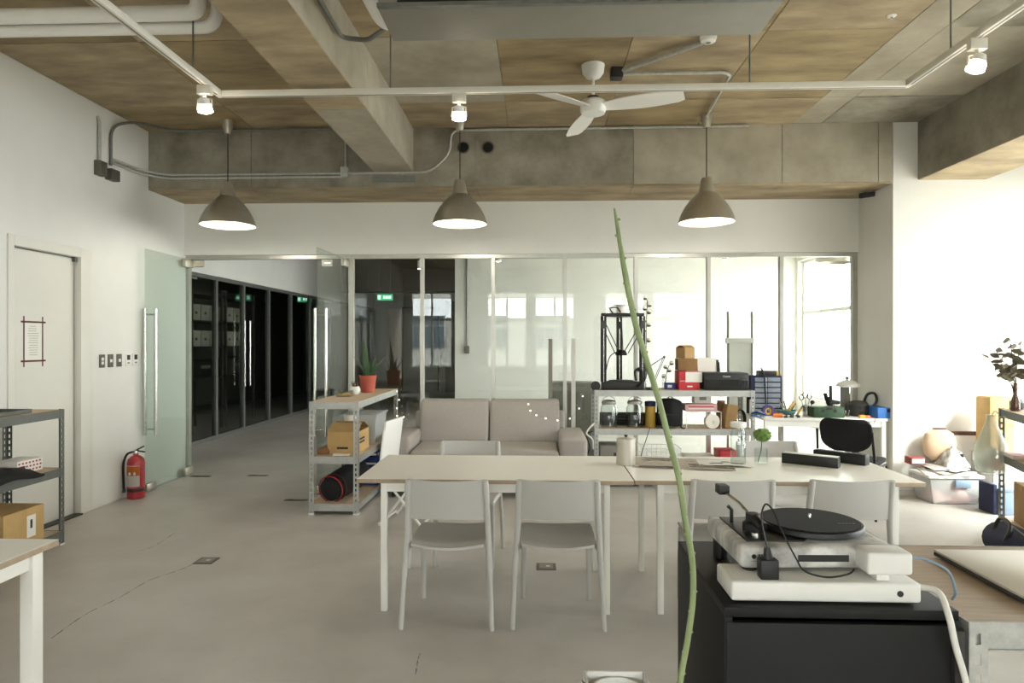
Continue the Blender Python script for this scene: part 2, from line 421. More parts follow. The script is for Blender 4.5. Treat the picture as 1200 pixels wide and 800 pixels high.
# outside: street and the building across it
struct(B(-60, 60, -70, 70, -9.2, -9).build('ground', 'asphalt'))
struct(B(FACADE_X + .25, 8.6, REAR_Y - 2, 15, -.3, -.05).build('bounce_slab', 'bounce_pale'))  # unseen pale slab, added to throw sunlight up onto the beam soffit
tb = thing('apartment_building', 'pale apartment block across the street mirrored in the glass partition', 'building', (0, -16, -9))
B(-26, 30, -8, 0, 0, 11.6).build('wall', 'facade_pale', tb)
wm = MB(); wm.box(-.9, .9, 0, .06, 0, 1.5); wme = wm.mesh('window'); fm = MB()
for u in (-.9, -.3, .3, .86): fm.box(u, u + .05, .06, .1, 0, 1.5)
fm.box(-.9, .9, .06, .1, 1.0, 1.05); fme = fm.mesh('window_frame')
for fz in range(1, 4):
    for k in range(-8, 9):
        o = link('window', wme, 'facade_window', tb, (k * 2.9 + .6, 0, fz * 3.1 + .9)); link('window_frame', fme, 'white_paint', o)
for fz in range(2, 5): B(-26, 30, 0, .25, fz * 3.1 + .1, fz * 3.1 + .35).build('ledge', 'white_paint', tb)

# ---- left door (white, set back) with frame
d1 = sempty('door_1')
B(LEFT_X - .09, LEFT_X - .05, DY0 + .07, DY1 - .16, .01, DZ - .09).build('door_leaf', 'white_paint', d1, bevel=.002)
m = MB().box(LEFT_X - .1, LEFT_X + .012, DY1 - .15, DY1, 0, DZ).box(LEFT_X - .1, LEFT_X + .012, DY0, DY0 + .06, 0, DZ).box(LEFT_X - .1, LEFT_X + .012, DY0 + .06, DY1 - .15, DZ - .08, DZ)
m.build('door_frame', 'white_paint', d1, bevel=.003)
B(LEFT_X - .2, LEFT_X - .1, DY0, DY1, 0, DZ).build('door_backing', 'white_paint', d1)
B(LEFT_X - .06, LEFT_X - .02, DY1 - .18, DY1 - .15, DZ - .12, DZ - .08).build('door_closer', 'plate_grey', d1)
B(LEFT_X - .05, LEFT_X + .03, DY0 + .06, DY1 - .15, 0, .012).build('threshold', 'dark_grey', d1)

# ---- glass partition
gp = sempty('window_%d' % n)
MUL = [XA(x, GLASS_Y) for x in (412, 495, 578, 662, 745, 830, 915)] + [3.445]
B(LEFT_X, 3.47, GLASS_Y - .03, GLASS_Y + .03, 2.425, 2.472).build('head_rail', 'alu', gp)
B(MUL[0], 3.47, GLASS_Y - .025, GLASS_Y + .025, 0, .05).build('sill_rail', 'alu', gp)
B(LEFT_X, LEFT_X + .035, GLASS_Y - .03, GLASS_Y + .03, 0, 2.425).build('jamb', 'alu', gp)
for i, x in enumerate(MUL):
    wd = .02 if 0 < i < 7 else .028
    B(x - wd, x + wd, GLASS_Y - .03, GLASS_Y + .03, .05, 2.425).build('mullion', 'alu', gp)
for i in range(7):
    B(MUL[i] + .02, MUL[i + 1] - .02, GLASS_Y - .005, GLASS_Y + .005, .05, 2.425).build('pane', 'glass', gp)
def glass_door(name, hx, hy, ang, length):
    e = sempty(name, (hx, hy, 0)); e.rotation_euler = (0, 0, ang)
    B(0, length, -.006, .006, .012, 2.42).build('pane', 'glass_green', e)
    for z0 in (.012, 2.33): B(0, .16, -.02, .02, z0, z0 + .085).build('patch_fitting', 'steel_brushed', e, bevel=.002)
    B(length - .16, length, -.02, .02, .012, .085).build('lock_fitting', 'steel_brushed', e, bevel=.002)
    for s in (-1, 1):
        m = MB().tube([(length - .09, s * .055, .56), (length - .09, s * .055, 1.83)], .016, 10)
        m.cyl((length - .09, 0, .62), (length - .09, s * .055, .62), .009).cyl((length - .09, 0, 1.77), (length - .09, s * .055, 1.77), .009)
        m.build('handle', 'steel', e, smooth=True)
glass_door('door_2', LEFT_X + .06, GLASS_Y - .02, math.radians(-88.2), .93)
glass_door('door_3', MUL[0] - .04, GLASS_Y - .02, math.radians(-92), .93)
for x, l in ((-3.78, 0), (-2.3, 1)):
    B(x - .12, x + .0, GLASS_Y - .02, GLASS_Y + .02, 2.345, 2.42).build('header_fitting', 'steel_brushed', gp)

# ---- space beyond the glass
HX = -4.95
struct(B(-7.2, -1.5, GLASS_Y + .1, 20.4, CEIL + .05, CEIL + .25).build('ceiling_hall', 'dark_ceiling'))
struct(B(-1.5, FACADE_X + .25, GLASS_Y + .1, 13.2, CEIL + .05, CEIL + .25).build('ceiling_meeting', 'white_wall'))
struct(B(HX - .15, HX, GLASS_Y - .05, 20, 2.5, CEIL + .05).build('wall_hall_left', 'white_wall'))
struct(B(HX - .15, HX, GLASS_Y - .3, 7.9, 0, 2.5).build('wall_hall_side', 'white_wall'))
struct(B(HX - .15, LEFT_X - .2, GLASS_Y - .1, GLASS_Y, 0, CEIL + .05).build('wall_hall_return', 'white_wall'))
m = MB().box(-1.63, FACADE_X, 13, 13.2, 0, CEIL + .05).box(-1.63, -1.5, 13.2, 20, 0, CEIL + .05); struct(m.build('wall_meeting', 'white_wall'))
struct(B(-7.2, -1.5, 20, 20.3, 0, CEIL + .05).build('wall_hall_end', 'hall_green'))
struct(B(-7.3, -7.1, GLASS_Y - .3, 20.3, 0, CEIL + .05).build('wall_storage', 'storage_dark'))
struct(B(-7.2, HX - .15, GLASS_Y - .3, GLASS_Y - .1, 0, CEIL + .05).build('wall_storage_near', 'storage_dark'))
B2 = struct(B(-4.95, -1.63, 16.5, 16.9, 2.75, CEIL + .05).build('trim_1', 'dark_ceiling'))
# end wall features
dd = sempty('door_4'); B(-4.1, -3.0, 19.93, 20, 0, 2.5).build('door_leaf', 'hall_green', dd); B(-4.55, -4.12, 19.9, 20, 0, 2.5).build('side_panel', 'hall_wood', dd)
m = MB().box(-4.12, -4.08, 19.9, 20, 0, 2.54).box(-3.02, -2.98, 19.9, 20, 0, 2.54).box(-4.12, -2.98, 19.9, 20, 2.5, 2.54); m.build('door_frame', 'dark_grey', dd)
struct(B(-2.75, -1.66, 19.6, 20, 0, 2.7).build('dark_opening_block', 'storage_dark'))  # solid dark block, its colour standing in for the gloom of an opening
# storage glazing along the hall
sg = sempty('window_%d' % (n + 1))
PY = [7.9, 8.9, 10.0, 10.95, 12.0, 13.1, 14.2, 15.6, 17.5, 20]
m = MB().box(HX - .05, HX + .02, 7.9, 20, 2.44, 2.5).box(HX - .05, HX + .02, 7.9, 20, 0, .06); m.build('rail', 'galv_dark', sg)
for y in PY: B(HX - .05, HX + .02, y - .03, y + .03, .06, 2.44).build('mullion', 'galv_dark', sg)
for i in range(len(PY) - 1): B(HX - .02, HX - .012, PY[i] + .03, PY[i + 1] - .03, .06, 2.44).build('pane', 'glass_dark', sg)
for y in (10.85, 11.05):
    MB().tube([(HX + .07, y, .75), (HX + .07, y, 1.85)], .016, 8).build('handle', 'steel', sg, smooth=True)
struct(B(HX + .0, HX + .02, 9.0, 9.4, 2.4, 2.43).build('trim_3', 'galv_dark'))

# ================================================================== CEILING FITTINGS
# ---- lighting track, U-shaped, with spot heads and hanging rods
TY = 4.35; TL = atY(258, 112, TY); TR = atY(1063, 97, TY); TZ = 3.155
tk = thing('lighting_track', 'U-shaped white aluminium lighting track hung on thin rods below ceiling', 'track', (TL.x, TY, TZ))
LW = TR.x - TL.x
def trk(x0, x1, y0, y1, name='track_bar'):
    o = B(x0, x1, y0, y1, -.02, .02).build(name, 'white_track', tk, bevel=.003)
    if x1 - x0 > y1 - y0: B(x0 + .03, x1 - .03, (y0 + y1) / 2 - .006, (y0 + y1) / 2 + .006, -.0215, -.019).build('track_slot', 'grey', o)
    else: B((x0 + x1) / 2 - .006, (x0 + x1) / 2 + .006, y0 + .03, y1 - .03, -.0215, -.019).build('track_slot', 'grey', o)
trk(-.02, LW + .02, -.02, .02); trk(-.02, .02, -3.4, -.021); trk(LW - .02, LW + .02, -3.4, -.021)
for (x, y) in ((-.0, -.35), (LW, -.45), (1.15, 0), (3.50, 0), (0, -2.2), (LW, -2.4)):
    MB().cyl((x, y, .02), (x, y, CEIL - TZ), .005, n=8).build('hanging_rod', 'galv_dark', tk)
def spot(p, ang, lbl):
    t = thing('track_spotlight', lbl, 'spotlight', p, 0)
    B(-.045, .045, -.02, .02, -.06, -.0).build('adapter', 'white_track', t, bevel=.003)
    m = MB(); m.cyl((0, 0, -.06), (0, 0, -.085), .012, n=10)
    m.tube([(-.048, 0, -.15), (-.045, 0, -.09), (0, 0, -.083), (.045, 0, -.09), (.048, 0, -.15)], .005, 6); m.build('yoke', 'white_track', t, smooth=True)
    h = MB().lathe([(.018, .055), (.03, .048), (.038, .012), (.034, .012), (.026, .04)], 20, close=False).build('lamp_head', 'white_plastic', t, smooth=True, loc=(0, 0, -.135)); h.rotation_euler = ang
    MB().lathe([(.02, .03), (.034, .01), (.045, -.02), (.046, -.034), (.03, -.042), (.01, -.045)], 18).build('bulb', 'lamp_glow', h, smooth=True)
    d = bpy.data.lights.new('spot_beam', 'SPOT'); d.energy = 20; d.spot_size = 1.7; d.spot_blend = .7; d.color = (1, .93, .82); d.shadow_soft_size = .04
    l = bpy.data.objects.new('spot_beam', d); COL.objects.link(l); l.parent = h; l.location = (0, 0, -.055)
yL = atX(240, 107, TL.x); yR = atX(1145, 50, TR.x)
spot((TL.x, yL.y, TZ - .02), (.25, 0, 0), 'small glowing spotlight on the end of the track by the white pipes')
spot((atY(538, 110, TY).x, TY, TZ - .02), (.2, 0, 0), 'small glowing spotlight on the track above the middle pendant lamp')
spot((TR.x, yR.y, TZ - .02), (.1, .3, 0), 'small glowing spotlight on the track over the sunlit wall')
# ---- pendant lamps
mat('pendant_lining', 'F4F0E6', .6)
mat('duct_grey', '8E8A80', .6, .2, var=.06, scale=5)
def pendant(px, lbl):
    p = atY(px, 237, 6.3); t = thing('pendant_lamp', lbl, 'lamp', (p.x, 6.3, 2.62))
    MB().lathe([(.262, 0), (.255, .03), (.235, .085), (.2, .15), (.15, .215), (.1, .265), (.075, .285), (.072, .30), (.068, .30), (.07, .28), (.095, .258), (.145, .208), (.195, .143), (.229, .08), (.249, .028), (.256, 0)], 48, close=False).build('lamp_shade', 'steel_brushed', t, smooth=True)
    MB().lathe([(.252, .006), (.226, .08), (.19, .142), (.14, .205), (.09, .256), (.03, .27)], 40, close=False).build('shade_lining', 'pendant_lining', t, smooth=True)
    MB().lathe([(.075, .298), (.07, .31), (.052, .40), (.045, .42), (.012, .425)], 28).build('neck', 'steel_brushed', t, smooth=True)
    MB().ball((0, 0, .13), .06, 16).build('bulb', 'pendant_glow', t, smooth=True)
    MB().cyl((0, 0, .42), (0, 0, .90), .005, n=8).build('cord', 'black', t)
    MB().lathe([(.034, .89), (.036, .9), (.055, 1.005), (.055, CEIL - 2.62 + .002)], 24).build('ceiling_cup', 'steel_brushed', t, smooth=True)
    d = bpy.data.lights.new('pendant_light', 'POINT'); d.energy = 22; d.color = (1, .93, .83); d.shadow_soft_size = .07
    l = bpy.data.objects.new('pendant_light', d); COL.objects.link(l); l.parent = t; l.location = (0, 0, .05)
pendant(267, 'brushed steel dome pendant lamp nearest the open glass doors')
pendant(539, 'brushed steel dome pendant lamp under the two round vents')
pendant(828, 'brushed steel dome pendant lamp between the fan and the white column')
# ---- ceiling fan
fp = atY(695, 84, 5.15); fz = atY(690, 125, 5.15).z
fan = thing('ceiling_fan', 'white three-blade ceiling fan on a short rod', 'fan', (fp.x, 5.15, fz))
MB().lathe([(.02, CEIL - fz - .105), (.055, CEIL - fz - .095), (.082, CEIL - fz - .06), (.09, CEIL - fz)], 24).build('canopy', 'white_plastic', fan, smooth=True)
MB().cyl((0, 0, .06), (0, 0, CEIL - fz - .1), .013, n=10).build('rod', 'white_plastic', fan)
MB().lathe([(.04, -.06), (.09, -.055), (.1, -.03), (.1, .03), (.085, .045), (.03, .06)], 28).build('motor', 'white_plastic', fan, smooth=True)
MB().lathe([(.032, .055), (.045, .06), (.045, .075), (.03, .08)], 20).build('collar', 'black', fan, smooth=True)
for q in (-20, 100, 220):
    a = math.radians(q)
    def bl(u, v, a=a):
        r = .09 + .6 * u; wv = (.052 + .034 * math.sin(min(1, u * 1.15) * PI * .8)) * (1 if u < .94 else .7)
        c = (v - .5) * 2 * wv; z = -.012 - c * .24
        return (r * math.cos(a) - c * math.sin(a), r * math.sin(a) + c * math.cos(a), z)
    MB().sheet(bl, 12, 4, (0, 0, .007)).build('blade', 'white_plastic', fan, smooth=True)
# ---- air-conditioning unit at the top edge
a0 = atY(443, 13, 3.36); a1 = atY(918, 6, 3.36)
ac = thing('duct_unit', 'long grey metal air duct unit with open dark side near the ceiling', 'air conditioner', (0, 3.36, 3.2))
B(a0.x, a1.x, .0, .36, .0, .24).build('casing', 'duct_grey', ac, bevel=.004)
B(a0.x + .1, a1.x - .03, -.012, .0, .03, .22).build('grille_opening', 'black_matte', ac)
for i in range(5):
    x = a0.x + .25 + i * .18; B(x, x + .09, -.07, -.0121, .05, .17).build('bracket', 'dark_grey', ac, bevel=.004)
B(a0.x, a1.x, -.03, .0, .0, .02).build('lip', 'galv_dark', ac)
for x in (a0.x + .1, a1.x - .1):
    for y in (.04, .32): MB().cyl((x, y, .24), (x, y, CEIL - 3.2), .006, n=8).build('hanging_rod', 'galv_dark', ac)
# ---- pipes (each run is a thing)
def pipe(name, lbl, pts, r, m='white_plastic', cat='pipe', n=12, group=None):
    P = [Vector(p) for p in pts]; base = P[0]
    return tag(MB().tube([p - base for p in P], r, n).build(name, m, None, smooth=True, loc=base), lbl, cat, group)
def bend(pts, rad=.06, n=5):
    P = [Vector(p) for p in pts]; out = [P[0]]
    for i in range(1, len(P) - 1):
        a = (P[i - 1] - P[i]); b = (P[i + 1] - P[i]); r = min(rad, a.length * .45, b.length * .45)
        p0 = P[i] + a.normalized() * r; p1 = P[i] + b.normalized() * r
        for k in range(n + 1):
            t = k / n; out.append(p0 * (1 - t) ** 2 + P[i] * 2 * t * (1 - t) + p1 * t * t)
    out.append(P[-1]); return out
y1, y2 = 3.95, 4.05
za, zb = atY(120, 17, y1).z, atY(120, 34, y2).z
pipe('insulated_pipe', 'upper white insulated pipe running to an upturned elbow', bend([(LEFT_X, y1, za), (atY(232, 17, y1).x, y1, za), (atY(232, 17, y1).x, y1, CEIL)], .12, 7), .047)
xe = atY(252, 34, y2).x
pipe('insulated_pipe', 'lower white insulated pipe running to an elbow beside the concrete beam', bend([(LEFT_X, y2, zb), (xe, y2, zb), (xe + .02, y2, CEIL)], .1, 7), .04)
pipe('pipe_bracket', 'thin black clamp hooked around the lower white pipe elbow', bend([(xe - .06, y2 - .05, zb + .12), (xe - .03, y2 - .06, zb + .24), (xe + .08, y2 - .05, zb + .25), (xe + .08, y2, CEIL)], .05), .008, 'black', 'bracket', 8)
cz = 3.58
pipe('insulated_pipe', 'short fat white pipe between concrete beam and duct unit', bend([(-1.24, 3.6, 3.5), (-.98, 3.6, 3.5), (-.9, 3.85, 3.36), (a0.x + .06, 3.73, 3.34)], .08, 6), .045)
pipe('conduit', 'steel conduit along the beam side bending towards the duct unit', bend([(-1.21, 2.3, 3.45), (-1.21, 4.05, 3.38), (-1.05, 4.05, 3.36), (a0.x + .02, 3.74, 3.33)], .05), .015, 'galv_dark')
pipe('drain_pipe', 'white drain pipe dropping at the end of duct unit', bend([(-.78, 3.65, CEIL), (-.86, 3.65, 3.42), (a0.x + .05, 3.66, 3.38)], .07), .03)
yc = 6.585
def bp(x, y, d=yc): return tuple(atY(x, y, d))
zc = CEIL - .03
pipe('conduit', 'steel conduit running under the ceiling edge from the left wall boxes', bend([(LEFT_X + .02, 5.98, 3.13), (LEFT_X + .02, 5.98, 3.50), (LEFT_X + .1, 6.2, zc), (LEFT_X + .3, 6.5, zc), (-1.66, 6.5, zc)], .15, 6), .013, 'galv_dark')
pipe('conduit', 'straight steel conduit stub rising on the left wall', [(LEFT_X + .02, 5.82, 3.12), (LEFT_X + .02, 5.82, 3.48), (LEFT_X + .0, 5.82, 3.53)], .015, 'galv')
for k, dz in ((0, 0), (1, -.035)):
    z0 = atY(300, 204, yc).z + dz
    if k == 0: pts = [(LEFT_X + .03, 5.98, z0), (LEFT_X + .06, 6.4, z0), (LEFT_X + .2, yc, z0), (XA(505, yc), yc, z0), (XA(528, yc), yc, z0 + .2), (XA(528, yc), yc, zc), (XA(880, 6.5), 6.56, zc)]
    else: pts = [(LEFT_X + .03, 5.98, z0), (LEFT_X + .06, 6.4, z0), (LEFT_X + .2, yc, z0), (XA(404, yc), yc, z0)]
    pipe('conduit', ('upper' if k == 0 else 'lower') + ' of two steel conduits crossing the beam face behind the pendant', bend(pts, .12, 6), .011, 'galv')
def ebox(name, lbl, c, sx, sy, sz, m='plate_grey'):
    t = thing(name, lbl, 'box', (c[0], c[1], c[2] - sz / 2)); B(-sx / 2, sx / 2, -sy / 2, sy / 2, 0, sz).build('body', m, t, bevel=.004)
    B(-sx / 2 - .003, sx / 2 + .003, -sy / 2 + .008, sy / 2 - .008, .01, sz - .01).build('cover', m, t, bevel=.002); return t
ebox('junction_box', 'dark conduit box at the foot of the straight stub on left wall', (LEFT_X + .03, 5.82, 3.06), .06, .1, .13)
ebox('junction_box', 'wide conduit box where the two conduits leave the left wall', (LEFT_X + .035, 5.98, 3.04), .07, .12, .1)
zj = atY(404, 202, yc).z
ebox('junction_box', 'small steel junction box on the beam face under a vertical conduit', (XA(404, yc), 6.575, zj), .07, .05, .1, 'galv')
pipe('conduit', 'short vertical conduit above the small box on the beam face', [(XA(405, yc), yc, zj + .05), (XA(405, yc), yc, zc)], .011, 'galv')
# ceiling conduits around the fan
hub = atY(722, 87, 5.25); 
ebox('ceiling_junction', 'dark ceiling junction box where the conduits meet beside the fan', (hub.x, 5.22, CEIL - .04), .09, .09, .08, 'dark_grey')
s0 = gnd(830, 46, CEIL - .02)
pipe('conduit', 'double conduit slanting across ceiling from smoke detector to junction', [(hub.x + .03, 5.2, zc), (s0.x, s0.y, zc)], .016, 'galv')
k1 = gnd(857, 84, CEIL - .02); k2 = gnd(826, 136, CEIL - .02)
pipe('conduit', 'thin conduit bending from fan junction towards the pendant by the column', bend([(hub.x + .05, 5.25, zc), (k1.x, 5.25, zc), (XA(828, 6.25), 6.25, zc)], .1, 6), .013, 'galv')
sd = thing('smoke_detector', 'round white smoke detector at the end of slanting conduit', 'detector', (s0.x, s0.y, CEIL - .045))
MB().lathe([(.02, 0), (.05, .008), (.058, .03), (.058, .047)], 24).build('body', 'white_plastic', sd, smooth=True); MB().lathe([(.014, -.004), (.02, 0.001)], 14).build('sensor', 'grey', sd)
for (px, py, l) in ((1045, 18, 'small round sprinkler cap on the tan ceiling panel'),):
    p = gnd(px, py, CEIL); t = thing('sprinkler_cap', l, 'sprinkler', (p.x, p.y, CEIL - .012)); MB().lathe([(.02, 0), (.03, .006), (.03, .014)], 16).build('cap', 'white_plastic', t, smooth=True); MB().lathe([(.008, -.012), (.008, .002)], 10).build('nozzle', 'galv', t)
cp = atY(1005, 232, 7.0); t = thing('wall_camera', 'small dark clamp fixed under beam end beside the column', 'clamp', (3.40, 6.95, 3.0))
MB().cyl((-.08, 0, -.0), (.06, 0, .02), .028, n=12).build('barrel', 'dark_grey', t, smooth=True); B(-.02, .05, -.02, .02, .02, .047).build('bracket', 'grey', t)

# ---- left wall small things
def wallplate(px, py, w_, h_, m, lbl, inner):
    p = atX(px, py, LEFT_X); t = thing('wall_switch', lbl, 'switch', (LEFT_X, p.y, p.z - h_ / 2))
    B(0, .01, -w_ / 2, w_ / 2, 0, h_).build('plate', m, t, bevel=.002); inner(t, w_, h_)
def rock(n_):
    def f(t, w_, h_):
        for i in range(n_): B(.01, .014, -w_ * .22, w_ * .22, h_ * (.5 + (i - n_ / 2) * .3) + .004, h_ * (.5 + (i + 1 - n_ / 2) * .3) - .004).build('rocker', 'white_plastic', t, bevel=.001)
    return f
def scr(t, w_, h_):
    B(.01, .013, -w_ * .3, w_ * .3, h_ * .5, h_ * .9).build('screen', 'black', t); B(.01, .013, -w_ * .2, w_ * .2, h_ * .2, h_ * .32).build('button', 'grey', t)
wallplate(119, 423, .07, .12, 'plate_grey', 'grey switch plate with two small rockers next to the white door', rock(2))
wallplate(129, 422.5, .07, .12, 'plate_grey', 'grey switch plate with one tall rocker between the other two', rock(1))
wallplate(139, 422, .07, .12, 'plate_grey', 'grey switch plate with one tall rocker beside the white controllers', rock(1))
wallplate(149.5, 421.5, .075, .12, 'white_plastic', 'white wall controller with dark screen right after the grey switches', scr)
wallplate(158, 421, .075, .12, 'white_plastic', 'white wall controller with dark screen nearest the glass door', scr)
# notice on the door
np_ = atX(39, 400, LEFT_X - .05); nt_ = thing('door_notice', 'printed notice sheet framed with maroon tape strips on white door', 'notice', (LEFT_X - .05, np_.y, np_.z))
hw, hh = .09, .15
B(0, .001, -hw, hw, -hh, hh).build('sheet', 'paper', nt_)
for y in (-hw - .008, hw + .008): B(.001, .002, y - .006, y + .006, -hh - .05, hh + .05).build('tape', 'tape_maroon', nt_)
for z in (-hh - .005, hh + .005): B(.002, .003, -hw - .04, hw + .04, z - .007, z + .007).build('tape', 'tape_maroon', nt_)
for i in range(13):
    wv = .06 * (.7 + .3 * random.random()); B(.001, .0015, -wv, wv if i > 2 else wv * .6, .12 - i * .019, .123 - i * .019).build('text_line', 'grey', nt_)
# exit signs
def exit_sign(x, y, z, lbl):
    t = thing('exit_sign', lbl, 'sign', (x, y, z)); B(-.17, .17, -.02, .02, 0, .14).build('housing', 'exit_green', t, bevel=.004)
    for (a, b, c, d) in ((-.15, -.09, .03, .11), (-.03, .01, .04, .1), (.03, .07, .04, .1), (.09, .14, .04, .1)): B(a, b, -.023, -.02, c, d).build('pictogram', 'exit_white', t)
    for s in (-.12, .12): MB().cyl((s, 0, .14), (s, 0, CEIL + .05 - z), .004, n=6).build('hanger', 'galv_dark', t)
p = atY(451, 352, 14.5); exit_sign(p.x, 14.5, p.z, 'glowing green exit sign hanging behind the glass panel near plant')
p = atY(357, 354, 15.4); exit_sign(p.x, 15.4, p.z, 'glowing green exit sign at the far end of the dark storage glazing')
# downlights in the hall behind the glass
for (px, py, Yd, l) in ((492, 315, 12.5, 'white cylinder ceiling downlight seen through the dark glass panel'), (584, 306, 10.5, 'white cylinder ceiling downlight seen against the pale meeting room wall'), (850, 304, 10.5, 'white cylinder ceiling downlight behind the bright glass panels')):
    p = atY(px, py, Yd); t = thing('downlight', l, 'downlight', (p.x, Yd, p.z)); zt = CEIL + .05 - p.z
    MB().lathe([(.045, 0), (.045, .16), (.02, .165)], 18).build('can', 'white_plastic', t, smooth=True); MB().cyl((0, 0, .16), (0, 0, zt), .012, n=8).build('stem', 'white_plastic', t)
    MB().lathe([(.036, -.004), (.036, .002)], 16).build('lens', 'lamp_glow', t)
    d = bpy.data.lights.new('downlight_beam', 'SPOT'); d.energy = 30; d.spot_size = 1.6; d.color = (1, .93, .82); l = bpy.data.objects.new('downlight_beam', d); COL.objects.link(l); l.parent = t; l.location = (0, 0, -.01)
p = atY(977, 308, 9.5); t = thing('pendant_lamp', 'pendant lamp hanging beyond the glass beside the far window', 'lamp', (p.x, 9.5, p.z))
MB().lathe([(.25, 0), (.22, .1), (.14, .21), (.06, .28), (.05, .4), (.012, .42), (.01, .40), (.05, .27), (.13, .2), (.21, .09), (.243, 0)], 32, close=False).build('lamp_shade', 'steel_brushed', t, smooth=True)
MB().ball((0, 0, .12), .05, 14).build('bulb', 'pendant_glow', t); MB().cyl((0, 0, .41), (0, 0, CEIL + .05 - p.z), .005, n=6).build('cord', 'black', t)
# conduit on the meeting wall
p0 = atY(547, 300, 12.97); p1 = atY(547, 406, 12.97)
pipe('conduit', 'vertical conduit on the pale wall seen through the glass', [(p0.x, 12.98, CEIL), (p0.x, 12.98, p1.z)], .018, 'galv_dark')
ebox('wall_socket', 'grey socket box ending the conduit on the pale wall behind glass', (p0.x, 12.97, p1.z - .06), .1, .06, .15)

# ================================================================== FURNITURE
# ---- dining chairs (moulded grey)
def make_chair():
    t = thing('dining_chair', 'x', 'chair', (0, 0, 0), 0, 'pale grey moulded chairs at the white tables')
    for s in (-1, 1):      # local: front = +y, rear feet at y=0
        MB().tube(bez([(s * .238, 0, 0), (s * .228, .03, .25), (s * .218, .055, .44), (s * .208, .045, .62), (s * .203, .015, .775)], 4), [.013] * 5 + [.016] * 5 + [.0175] * 6 + [.015], 12).build('rear_leg', 'chair_grey', t, smooth=True)
        MB().tube([(s * .192, .425, 0), (s * .19, .415, .2), (s * .185, .395, .425)], [.0125, .016, .018], 12).build('front_leg', 'chair_grey', t, smooth=True)
    def seat(u, v):
        x = (u - .5) * 2; y = .035 + v * .43
        wv = .192 + .012 * math.sin(v * PI); back = (1 - v)
        z = .432 - .022 * (1 - x * x) * (1 - abs(v - .45)) - (.012 * (v - .85) / .15 if v > .85 else 0) - .008 * back
        yy = y - (.035 * (1 - x * x) * back) + (.02 * (1 - x * x) * v)
        return (x * wv, yy, z)
    MB().sheet(seat, 14, 12, (0, 0, .014)).build('seat', 'chair_grey', t, smooth=True)
    for s in (-1, 1): MB().tube([(s * .215, .055, .405), (s * .2, .2, .405), (s * .186, .395, .41)], .014, 8).build('seat_frame', 'chair_grey', t, smooth=True)
    def back(u, v):
        x = (u - .5) * 2; z = .565 + v * .215
        return (x * (.204 - .004 * v), .045 - .032 * v - .035 * (1 - x * x) * 1.0, z + .012 * (1 - x * x) * (v - .5) * -1)
    MB().sheet(back, 16, 6, (0, .012, 0)).build('backrest', 'chair_grey', t, smooth=True)
    return t
ch0 = make_chair()
CHAIRS = [(-.475, 3.425, 0, 'pale grey moulded chair facing the white table at its end nearest the plant shelf'),
      (.107, 3.44, 0, 'pale grey moulded chair facing the white table next to where the two tables meet'),
      (1.02, 3.48, 0, 'pale grey moulded chair behind the turntable where the green stem passes'),
      (1.64, 3.50, 0, 'pale grey moulded chair behind the turntable platter at the end of the tables'),
      (-.49, 4.80, PI, 'pale grey moulded chair in front of the sofa with its back to it'),
      (1.66, 4.88, PI, 'pale grey moulded chair across the table behind the green pom-pom vase')]
for i, (x, y, r, l) in enumerate(CHAIRS):
    c = ch0 if i == 0 else copy_tree(ch0)
    c.location = (x, y, 0); c.rotation_euler = (0, 0, r); c['label'] = l
# ---- white tables
def table(lbl, x0, x1, y0, y1, z=.74, lx=.145, ly=.045, lw=.035):
    t = thing('white_table', lbl, 'table', ((x0 + x1) / 2, (y0 + y1) / 2, 0), 0, 'white tables')
    hx, hy = (x1 - x0) / 2, (y1 - y0) / 2
    top = B(-hx, hx, -hy, hy, z - .022, z).build('tabletop', 'ply_edge', t, bevel=.002)
    B(-hx + .001, hx - .001, -hy + .001, hy - .001, z, z + .0015).build('laminate', 'table_white', top)
    for sx in (-1, 1):
        for sy in (-1, 1):
            cx, cy = sx * (hx - lx), sy * (hy - ly); B(cx - lw / 2, cx + lw / 2, cy - lw / 2, cy + lw / 2, 0, z - .022).build('leg', 'table_leg', t, bevel=.002)
    for sy in (-1, 1): B(-hx + lx, hx - lx, sy * (hy - ly) - .012, sy * (hy - ly) + .012, z - .075, z - .022).build('apron', 'table_leg', t)
    for sx in (-1, 1): B(sx * (hx - lx) - .012, sx * (hx - lx) + .012, -hy + ly, hy - ly, z - .075, z - .022).build('apron', 'table_leg', t)
    return t
table('long white table with bare top in front of the sofa', -1.0, .525, 3.62, 4.40)
table('long white table carrying newspapers, bottle and black boxes', .531, 2.085, 3.635, 4.40)
table('white table corner with wood edge beside the left wall shelf', -3.3, -1.836, 1.7, 2.47, lx=.03, ly=.1, lw=.05)

